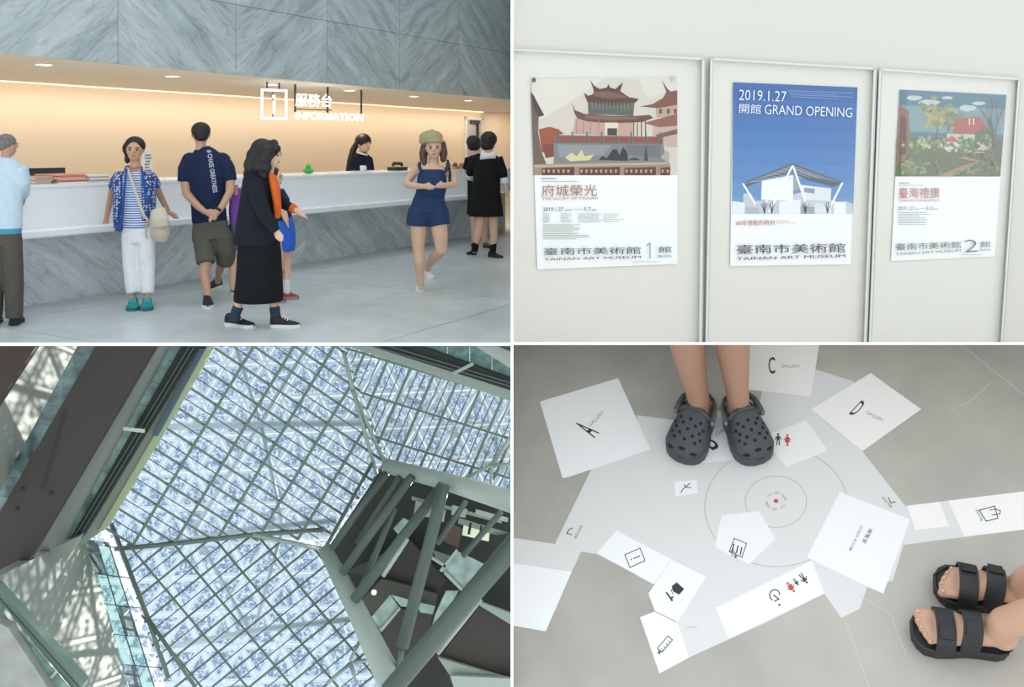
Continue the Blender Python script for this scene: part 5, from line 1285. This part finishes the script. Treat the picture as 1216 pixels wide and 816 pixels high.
def lattice(pl, conv, P, s_rng, t_rng, s_step, t_step, s_off, t_off, w_s, w_t, thin, glass, deep=1.0):
    """glazing bars along both families and a pane in every cell, clipped to the facet"""
    S = []; s = s_off
    while s > s_rng[0]: s -= s_step
    while s <= s_rng[1] + 1e-6: S.append(s); s += s_step
    T = []; t = t_off
    while t > t_rng[0]: t -= t_step
    while t <= t_rng[1] + 1e-6: T.append(t); t += t_step
    def member(p, q, w, dep, m, name='glazing_bar'):
        sg_ = clip_seg(p, q, conv)
        if not sg_: return
        (x0, y0), (x1, y1) = sg_
        if math.hypot(x1 - x0, y1 - y0) < 4: return
        mb = MB(); bar(mb, x0, y0, x1, y1, w, pl, .0, dep); mb.build(name, m, roof)
    for s in S: member(P(s, T[0] - 1), P(s, T[-1] + 1), w_s, .22 * deep, steel)
    for t in T: member(P(S[0] - 1, t), P(S[-1] + 1, t), w_t, .16 * deep, steel)
    for t in T:
        for h in thin: member(P(S[0] - 1, t + t_step * h), P(S[-1] + 1, t + t_step * h), 1.3, .06, steel_d, 'thin_bar')
    for s0, s1 in zip(S, S[1:]):
        for t0, t1 in zip(T, T[1:]):
            g = .02
            q = [P(s0 + (s1 - s0) * g, t0), P(s1 - (s1 - s0) * g, t0), P(s1 - (s1 - s0) * g, t1), P(s0 + (s1 - s0) * g, t1)]
            c = clip_poly(q, conv)
            if len(c) < 3: continue
            ar = abs(sum(c[i][0] * c[(i + 1) % len(c)][1] - c[(i + 1) % len(c)][0] * c[i][1] for i in range(len(c)))) / 2
            if ar < 25: continue
            mb = MB(); mb.face([pl.at(x, y, -.02) for x, y in c]); mb.build('pane', glass, roof)
def bil(p00, p10, p01, p11):
    def P(s, t):
        return tuple(p00[k] * (1 - s) * (1 - t) + p10[k] * s * (1 - t) + p01[k] * (1 - s) * t + p11[k] * s * t for k in (0, 1))
    return P
C1 = [(256, 400), (405, 400), (459, 552), (388, 640), (138, 648), (121, 626)]
lattice(f1, C1, bil((253, 412), (444, 540), (123, 626), (320, 745)), (0, 1.3), (-1.0, 1.1), .178, 1 / 9, 0, 0, 3.6, 3.0, (.5,), pane_clear)
C2 = [(405, 398), (425, 398), (612, 477), (612, 598), (458, 554)]
lattice(f2, C2, bil((432, 420), (620, 478), (382, 536), (570, 594)), (-.4, 1.5), (-.6, 1.3), .146, .36, .003, .36, 3.2, 2.6, (), pane_clear)
C2b = C2
for k in range(-4, 24):                             # thin bars between the rafters of the second facet
    if k % 3 == 0: continue
    s = .003 + .146 * k / 3
    P = bil((432, 420), (620, 478), (382, 536), (570, 594)); g = clip_seg(P(s, -.6), P(s, 1.4), C2)
    if g and math.hypot(g[0][0] - g[1][0], g[0][1] - g[1][1]) > 6:
        mb = MB(); bar(mb, *g[0], *g[1], 1.2, f2, 0, .06); mb.build('thin_bar', steel_d, roof)
C3 = [(140, 646), (300, 634), (390, 652), (570, 1000), (258, 1000)]  # lower part is unseen, added so its bars fleck the sun on the wall
P3 = lambda s, t: (206 + 104 * t + 95 * s, 646 + 125 * t - 77 * s)
lattice(f3, C3, P3, (-2.4, 2.4), (-.3, 3.4), .34, .17, 0, .14, 2.8, 2.6, (), pane_clear, .5)
for k in range(-2, 22):
    t = .14 + .17 * (k + .5); g = clip_seg(P3(-2, t), P3(3, t), C3)
    if g: mb = MB(); bar(mb, *g[0], *g[1], 1.3, f3, 0, .06); mb.build('thin_bar', steel_d, roof)
C4 = [(100, 640), (142, 646), (258, 1000), (208, 1000)]  # likewise carried on out of view for the sun flecks
P4 = bil((100, 640), (142, 646), (208, 1000), (258, 1000))
lattice(f4, C4, P4, (0, 1), (0, 1), .34, .1, 0, .015, 1.6, 1.2, (), pane_teal, .12)

def pipe(pts, r, m, name, parent, n=12):            # (px, py, Y), radius in px at the first point
    P = [W(*p) for p in pts]; R = [(r[k] if isinstance(r, (list, tuple)) else r) * pts[k][2] / F for k in range(len(pts))]
    mb = MB(); mb.tube(P, R, n); return mb.build(name, m, parent, True)
def on(pl, x, y, off): p = pl.at(x, y, off); return (x, y, p.y)
for pts, r, m in (([on(f1, 136, 652, .2), on(f1, 206, 646, .2), on(f1, 300, 635, .2), on(f1, 386, 629, .2)], 2.6, steel), ([on(f1, 300, 635, .25), on(f1, 390, 654, .25)], 2.6, steel_l),
                  ([on(f1, 408, 418, .2), on(f1, 419, 464, .2), on(f1, 459, 552, .2)], [2.2, 2.8, 3.2], steel_l), ([on(f1, 419, 464, .3), on(f1, 443, 549, .3), on(f1, 450, 572, .3)], 2.2, steel_l),
                  ([on(f1, 443, 548, .3), on(f1, 384, 655, .3)], 2.2, steel), ([on(f3, 132, 622, .2), on(f3, 176, 735, .2), on(f3, 200, 806, .2)], 2.6, steel), ([on(f3, 176, 735, .3), on(f3, 232, 816, .3)], 2.2, steel),
                  ([on(f3, 416, 784, .3), on(f3, 428, 760, .3)], 2, steel_l), ([on(f3, 416, 788, .2), on(f3, 446, 782, .2)], 2.2, steel_l), ([on(f3, 416, 788, .2), on(f3, 424, 812, .2)], 2.2, steel_l), ([on(f3, 416, 788, .2), on(f3, 388, 812, .2)], 2.2, steel_l), ([on(f2, 584, 552, .3), on(f2, 612, 512, .3)], 2.6, steel_l), ([on(f2, 584, 552, .3), on(f2, 612, 552, .3)], 2, steel_l), ([on(f2, 545, 572, .3), on(f2, 584, 552, .3)], 2.2, steel_l), ([on(f2, 584, 552, .3), on(f2, 583, 580, .3)], 2, steel_l)):
    pipe(pts, r, m, 'ridge_tube', roof)
# truss behind the panes
truss = thing('roof_truss', 'white tubular roof truss hanging beyond the glass panes', 'truss', W(310, 505, 32.5))
white_tube = mat('white_tube', 'DDE3E4', .4)
for pts, r in (([(178, 508, 32.4), (310, 504, 32.4), (440, 502, 32.4)], 4), ([(150, 655, 32), (300, 628, 32), (400, 618, 32)], 3.4), ([(180, 772, 31.5), (310, 748, 31.5), (420, 735, 31.5)], 3.4), ([(280, 412, 32.4), (310, 504, 32.4)], 2.6), ([(310, 504, 32.4), (336, 626, 32.2)], 2.6), ([(336, 626, 32.2), (300, 755, 31.8)], 2.4), ([(365, 412, 32.4), (230, 630, 32.2)], 2.6), ([(230, 630, 32.2), (300, 755, 31.8)], 2.4)):
    pipe(pts, r, white_tube, 'chord', truss)

# outer sun screen of triangular perforated panels on white bands
def mat_screen():
    m = bpy.data.materials.new('screen_perforated'); m.use_nodes = True; nt = m.node_tree; nt.nodes.remove(nt.nodes['Principled BSDF']); N = nt.nodes.new; L = nt.links.new
    g = N('ShaderNodeNewGeometry'); n1 = N('ShaderNodeTexNoise'); n1.inputs['Scale'].default_value = 5.5; n1.inputs['Detail'].default_value = 6; n1.inputs['Roughness'].default_value = .85
    L(g.outputs['Position'], n1.inputs['Vector'])
    r = N('ShaderNodeValToRGB'); r.color_ramp.elements[0].position = .485; r.color_ramp.elements[1].position = .55; L(n1.outputs['Fac'], r.inputs[0])
    tl = N('ShaderNodeBsdfTranslucent'); tl.inputs[0].default_value = (*lin('5A6678'), 1)
    df = N('ShaderNodeBsdfDiffuse'); df.inputs[0].default_value = (*lin('606C80'), 1)
    ad = N('ShaderNodeMixShader'); ad.inputs[0].default_value = .5; L(tl.outputs[0], ad.inputs[1]); L(df.outputs[0], ad.inputs[2])
    tr = N('ShaderNodeBsdfTransparent'); tr.inputs[0].default_value = (.92, .96, 1, 1); mx = N('ShaderNodeMixShader'); L(r.outputs[0], mx.inputs[0]); L(ad.outputs[0], mx.inputs[1]); L(tr.outputs[0], mx.inputs[2])
    L(mx.outputs[0], nt.nodes['Material Output'].inputs[0])
    return m
screen_m = mat_screen()
band_m = mat('screen_band', 'FAFCFF', .5)
ysc = 36.0
scp = Plane(W(300, 600, ysc), (.0, 1, 0))
sunscreen = thing('sun_screen', 'outer sun screen of blue-grey triangular perforated panels and white bands', 'sun screen', W(320, 620, ysc))
e1, e2 = (47.0, -2.0), (20.0, 41.0)
LP = lambda i, j: (300 + e1[0] * i + e2[0] * j, 600 + e1[1] * i + e2[1] * j)
box_ = [(60, 380), (640, 380), (640, 1010), (60, 1010)]
tri_mesh = {}
for i in range(-14, 15):
    for j in range(-7, 12):
        for up_ in (0, 1):
            tri = [LP(i, j), LP(i + 1, j), LP(i, j + 1)] if up_ else [LP(i + 1, j + 1), LP(i, j + 1), LP(i + 1, j)]
            cx = sum(p[0] for p in tri) / 3; cy = sum(p[1] for p in tri) / 3
            if not ((90 < cx < 622 and 384 < cy < 850) or (180 < cx < 430 and 850 <= cy < 1010)): continue  # lowest rows are unseen, added to break up the sun on the plaster
            c = scp.at(cx, cy)
            if up_ not in tri_mesh:
                mb = MB(); mb.face([scp.at(cx + (p[0] - cx) * .93, cy + (p[1] - cy) * .93) for p in tri]); o = mb.build('screen_panel', screen_m, sunscreen)
                tri_mesh[up_] = (o.data, c)
            else:
                me, c0 = tri_mesh[up_]; o = bpy.data.objects.new('screen_panel', me); COL.objects.link(o); o.parent = sunscreen; o.location = c - c0
for fam, (u, v) in enumerate(((e1, e2), (e2, e1), ((e2[0] - e1[0], e2[1] - e1[1]), e1))):
    for k in range(-16, 17):
        o0 = (300 + v[0] * k, 600 + v[1] * k)
        for sg_ in (-1, 1):
            L = math.hypot(*u); nx, ny = -u[1] / L * 2.6 * sg_, u[0] / L * 2.6 * sg_
            g = clip_seg((o0[0] - u[0] * 25 + nx, o0[1] - u[1] * 25 + ny), (o0[0] + u[0] * 25 + nx, o0[1] + u[1] * 25 + ny), box_)
            if g and math.hypot(g[0][0] - g[1][0], g[0][1] - g[1][1]) > 20:
                mb = MB(); bar(mb, *g[0], *g[1], 2.9, scp, .06 + .05 * fam, .10 + .05 * fam); mb.build('band', band_m, sunscreen)

# ---- dark opening with inclined struts
op = thing('strut_frame', 'thick pale steel tubes framing the dark opening of the roof', 'steel frame', W(470, 680, 28))
pipe([(458, 553, 28), (530, 572, 26.6), (612, 597, 25.2)], [8.2, 10, 13], steel_l, 'edge_tube', op, 18)
pipe([(386, 652, 28), (424, 726, 26.5), (470, 822, 25)], [8, 11.5, 16], steel_l, 'edge_tube', op, 18)
for pts, r in (([(459, 562, 27.8), (394, 651, 27.6)], 4.2), ([(489, 566, 27), (407, 680, 27)], 5), ([(468, 604, 27.2), (436, 682, 27)], 4), ([(526, 576, 26.4), (421, 712, 26.4)], 6.2), ([(527, 576, 26), (516, 622, 25.8), (478, 768, 25.4)], 7.4), ([(620, 636, 24.4), (560, 706, 24.2), (462, 822, 24)], [13, 12, 12]), ([(474, 566, 27.4), (424, 645, 27.6)], 3), ([(553, 596, 27), (520, 645, 27.4)], 3.4), ([(595, 608, 27), (550, 660, 27.2)], 3.6)):
    pipe(pts, r, steel_d, 'strut', op, 14)
pipe([(478, 768, 25.4), (470, 812, 25.2)], 3.6, steel, 'strut_foot', op); pipe([(436, 682, 27), (424, 705, 26.9)], 2.6, steel, 'strut_foot', op)
for a, b_ in (((571, 712), (520, 776)), ((484, 640), (455, 684))):
    pipe([(*a, 25.2), (*b_, 25.2)], 2.6, steel_l, 'tie_rod', op)

def sheet(name, pts, Y, m, parent=None, label=None, thick=.25, plane=None):
    pl = plane or Plane(W(pts[0][0], pts[0][1], Y), (0, 1, 0))
    mb = MB(); mb.slab([pl.at(*p) for p in pts], -pl.n * thick)
    o = mb.build(name, m, parent, base=pl.at(*pts[0]) if parent is None else None)
    if parent is None: struct(o, label)
    return o
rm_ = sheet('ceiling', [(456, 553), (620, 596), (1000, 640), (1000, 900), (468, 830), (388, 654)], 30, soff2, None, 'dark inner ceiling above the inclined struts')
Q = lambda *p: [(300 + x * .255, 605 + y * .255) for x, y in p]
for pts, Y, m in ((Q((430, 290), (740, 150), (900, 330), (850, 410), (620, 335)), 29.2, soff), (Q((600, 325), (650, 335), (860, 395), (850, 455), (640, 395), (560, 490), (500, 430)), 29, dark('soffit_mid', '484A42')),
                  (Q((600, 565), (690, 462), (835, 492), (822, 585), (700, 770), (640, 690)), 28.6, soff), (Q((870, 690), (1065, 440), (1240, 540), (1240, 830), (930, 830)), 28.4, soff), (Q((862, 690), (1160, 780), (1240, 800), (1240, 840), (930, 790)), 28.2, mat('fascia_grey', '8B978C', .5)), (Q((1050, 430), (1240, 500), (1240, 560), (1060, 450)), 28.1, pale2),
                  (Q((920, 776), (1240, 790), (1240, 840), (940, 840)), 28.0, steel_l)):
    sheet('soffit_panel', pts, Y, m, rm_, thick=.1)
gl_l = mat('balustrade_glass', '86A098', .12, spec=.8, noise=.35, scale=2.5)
bal = thing('glass_balustrade', 'pale green glass balustrade panels inside the dark opening', 'balustrade', W(470, 710, 28))
for pts in (Q((555, 500), (640, 398), (682, 458), (592, 562)), Q((645, 398), (740, 425), (735, 455), (690, 452)), Q((760, 430), (850, 452), (838, 490), (780, 480)), Q((880, 285), (950, 195), (1092, 262), (985, 380)), Q((830, 560), (850, 490), (900, 380), (960, 380), (900, 480)), Q((655, 90), (700, 40), (740, 60), (680, 120))):
    sheet('glass_panel', pts, 27.9, gl_l, bal, thick=.03)
for pts in (Q((590, 562), (682, 458), (690, 464), (600, 572)), Q((870, 285), (948, 186), (956, 194), (880, 294)), Q((835, 220), (900, 260), (896, 272), (832, 232)), Q((900, 290), (985, 380), (978, 388), (890, 300))):
    sheet('handrail', pts, 27.8, steel_l, bal, thick=.05)
# upper rooms glimpsed between the struts
cl = thing('upper_gallery', 'upper gallery with lit window and steel beams behind the struts', 'gallery', W(560, 620, 28.8))
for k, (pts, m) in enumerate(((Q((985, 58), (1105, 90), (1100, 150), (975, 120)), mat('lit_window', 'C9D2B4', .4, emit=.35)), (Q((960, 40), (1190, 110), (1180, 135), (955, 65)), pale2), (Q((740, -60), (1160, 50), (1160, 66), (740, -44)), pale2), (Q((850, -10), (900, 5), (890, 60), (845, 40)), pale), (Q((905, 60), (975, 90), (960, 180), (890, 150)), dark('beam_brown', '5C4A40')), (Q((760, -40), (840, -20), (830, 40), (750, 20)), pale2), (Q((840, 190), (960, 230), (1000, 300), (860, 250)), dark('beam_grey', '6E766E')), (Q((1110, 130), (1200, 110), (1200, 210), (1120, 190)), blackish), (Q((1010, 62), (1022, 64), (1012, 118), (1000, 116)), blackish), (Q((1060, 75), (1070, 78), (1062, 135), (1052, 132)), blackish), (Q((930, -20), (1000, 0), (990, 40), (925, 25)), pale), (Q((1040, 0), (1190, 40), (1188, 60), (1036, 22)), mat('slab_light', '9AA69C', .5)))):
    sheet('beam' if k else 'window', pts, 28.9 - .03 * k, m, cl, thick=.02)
p = W(444, 704, 28.5)
o = thing('downlight', 'small warm glowing spotlight in the dark soffit behind the struts', 'downlight', p)
mb = MB(); mb.tube([p, p + Vector((0, .02, 0))], .055, 14); mb.build('lens', mat('spot_warm', 'FFD9A0', .5, emit=14), o); mb = MB(); mb.tube([p + Vector((0, .012, 0)), p + Vector((0, .05, 0))], .085, 14); mb.build('trim_ring', ring, o)

# ---- upper right edge: fascia, dark rail, glass strip
sheet('trim_2', [(380, 400), (400, 400), (620, 463), (620, 481)], 27.2, pale2, None, 'pale fascia along the upper edge of the glass roof')
sheet('trim_3', [(398, 398), (462, 398), (620, 454), (620, 468)], 26.8, blackish, None, 'black rail above the pale fascia')
for a in ((408, 401, 620, 463), (428, 401, 620, 459)):
    mb = MB(); bar(mb, *a, 1.2, Plane(W(500, 430, 26.7), (0, 1, 0)), 0, .03); mb.build('rail_line', mat('rail_line', '4A5A54', .5), bpy.data.objects['trim_3'])
gs = thing('glass_strip', 'reflective teal glass strip above the black rail', 'glass', W(530, 425, 26.9))
for k in range(6):
    x = 452 + k * 26.5; yy = 398 + (x - 452) * .36
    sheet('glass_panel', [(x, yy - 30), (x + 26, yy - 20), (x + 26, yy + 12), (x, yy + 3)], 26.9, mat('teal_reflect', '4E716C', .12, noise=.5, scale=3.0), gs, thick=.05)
sheet('trim_4', [(540, 396), (575, 396), (620, 424), (620, 446)], 26.5, pale, None, 'pale beam in the corner above the glass strip')
sheet('trim_5', [(560, 398), (1000, 398), (1000, 660), (700, 600), (640, 432)], 26.3, soff, None, 'dark corner soffit over the pale beam')
mb = MB(); bar(mb, 538, 444, 562, 432, 4, Plane(W(550, 440, 26.2), (0, 1, 0)), 0, .1); struct(mb.build('trim_6', pale2), 'short pale bracket across the black rail')

# ---- left side: soffits, fascias, wall with sun flecks
XW = -11.95
wl = Plane((XW, 25, -5), (1, 0, 0)); wl.n = Vector((1, 0, 0))
plaster = mat('atrium_plaster', '868B82', .7)
def wall_x(pts, label, name, off=0):
    mb = MB(); mb.slab([wl.at(*p, off) for p in pts], Vector((-.3, 0, 0))); struct(mb.build(name, plaster), label)
wall_x([(-12, 690), (95, 636), (108, 650), (156, 830), (60, 850), (-12, 770)], 'pale plaster wall with flecks of sunlight under the roof edge', 'wall_left')
wall_x([(34, 396), (104, 396), (-12, 606), (-12, 476)], 'pale wall strip with patches of sun beside the dark soffit', 'wall_upper', -.6)
sheet('trim_7', [(-14, 396), (52, 396), (-14, 498)], 22, dark('corner_brown', '3A2E24'), None, 'dark brown corner beyond the sunlit wall strip')
gs = thing('glass_band', 'reflective glass band between the pale wall and the dark soffit', 'glass', W(60, 500, 23.4))
for k in range(10):
    u0, u1 = k / 10 + .0008, (k + 1) / 10 - .0008
    A = lambda u, s: (100 + (-16 - 100) * u + s * (24 - 12 * u * 0), 396 + (610 - 396) * u + s * 2)
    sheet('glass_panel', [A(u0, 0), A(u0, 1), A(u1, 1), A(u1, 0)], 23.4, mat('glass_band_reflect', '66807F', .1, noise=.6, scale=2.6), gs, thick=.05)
sheet('ceiling', [(122, 396), (194, 396), (15, 699), (-14, 690), (-14, 632)], 23.0, soff, None, 'dark grey soffit band crossing beside the glass roof')
mb = MB(); bar(mb, 76, 488, 48, 583, .8, Plane(W(76, 488, 22.95), (0, 1, 0)), 0, .02); mb.build('panel_joint', blackish, [o for o in bpy.data.objects if o.get('label', '').startswith('dark grey soffit band')][0])
for x, y, lb in ((60, 586, 'small dark ceiling fitting just below the panel joint of the soffit band'), (26, 581, 'small dark ceiling fitting in the grey soffit band beside the glass band'), (19, 605, 'small dark ceiling fitting at the end of the grey soffit band')):
    p = W(x, y, 22.97); mb = MB(); mb.tube([p, p + Vector((0, .03, 0))], .05, 10); tag(mb.build('sprinkler', blackish, base=p), lb, 'fitting', 'fittings in the soffit')
sheet('trim_8', [(192, 396), (224, 396), (70, 668), (12, 702)], 24.0, pale, None, 'pale fascia strip beside the dark soffit')
gs = thing('glass_edge_band', 'teal glass band along the pale fascia strip', 'glass', W(150, 520, 23.9))
for k in range(9):
    u0, u1 = k / 9 + .0008, (k + 1) / 9 - .0008
    A = lambda u, s: (208 + (78 - 208) * u + s * 15, 400 + (640 - 400) * u + s * 3)
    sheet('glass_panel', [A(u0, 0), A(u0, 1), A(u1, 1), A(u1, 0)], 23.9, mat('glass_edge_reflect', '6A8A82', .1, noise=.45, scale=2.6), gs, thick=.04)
sheet('trim_9', [(224, 396), (244, 396), (96, 640), (80, 646)], 23.8, blackish, None, 'black double rail running along the glass roof')
for dx in (-4, 2):
    mb = MB(); bar(mb, 236 + dx, 400, 92 + dx, 638, 1.2, Plane(W(160, 500, 23.75), (0, 1, 0)), 0, .03); mb.build('rail_line', mat('rail_line', '4A5A54', .5), bpy.data.objects['trim_9'])
sheet('trim_10', [(243, 396), (262, 396), (122, 630), (96, 648), (80, 664), (78, 660)], 24.2, mat('edge_pale', '8E9A8A', .5), None, 'pale edge board under the rim of the glass roof')
sheet('trim_11', [(252, 400), (261, 400), (124, 630), (116, 632)], 24.1, mat('edge_yellow_green', '9AA880', .5), None, 'yellow-green rim strip of the glass roof')
sheet('trim_12', [(237, 414), (244, 414), (187, 518), (180, 518)], 24.05, mat('blue_shadow_gap', '44566A', .5), None, 'dark blue strip painted as a shaded gap in the rim board')  # raised strip, its dark colour stands for the shade in a gap
mb = MB(); bar(mb, 146, 509, 172, 512, 4.5, Plane(W(160, 510, 23.5), (0, 1, 0)), 0, .1); struct(mb.build('trim_13', mat('bracket_white', 'B4BBB4', .5)), 'short white bracket across the black double rail')
sheet('trim_14', [(62, 652), (96, 636), (78, 668)], 23.6, dark('bracket_grey', '8C9088'), None, 'grey triangular end bracket of the black rail')  # one flat grey
# lower left: glass parapet and landing
sheet('trim_15', [(-12, 700), (-4, 696), (100, 812), (92, 826)], 21.4, mat('parapet_edge', '7E958A', .3), None, 'pale glass parapet edge below the plaster wall')
mb = MB(); bar(mb, -6, 704, 94, 816, 1.4, Plane(W(40, 750, 21.3), (0, 1, 0)), 0, .02); struct(mb.build('trim_16', blackish), 'thin dark joint along the parapet edge')
gp_ = thing('glass_parapet', 'teal glass parapet panels at the foot of the plaster wall', 'glass', W(40, 770, 21.2))
for k in range(4):
    A = lambda u, s: (-12 + 104 * u - s * 16, 712 + 116 * u + s * 18)
    u0, u1 = k / 4 + .01, (k + 1) / 4 - .01
    sheet('glass_panel', [A(u0, 0), A(u1, 0), A(u1, 1), A(u0, 1)], 21.2, mat('parapet_glass', '6E8E82', .1, noise=.5, scale=2.2), gp_, thick=.03)
sheet('floor', [(-14, 732), (10, 746), (66, 830), (-14, 840)], 21.0, mat('landing_grey', '9A9C96', .6, noise=.15, scale=2), None, 'pale grey landing below the glass parapet')
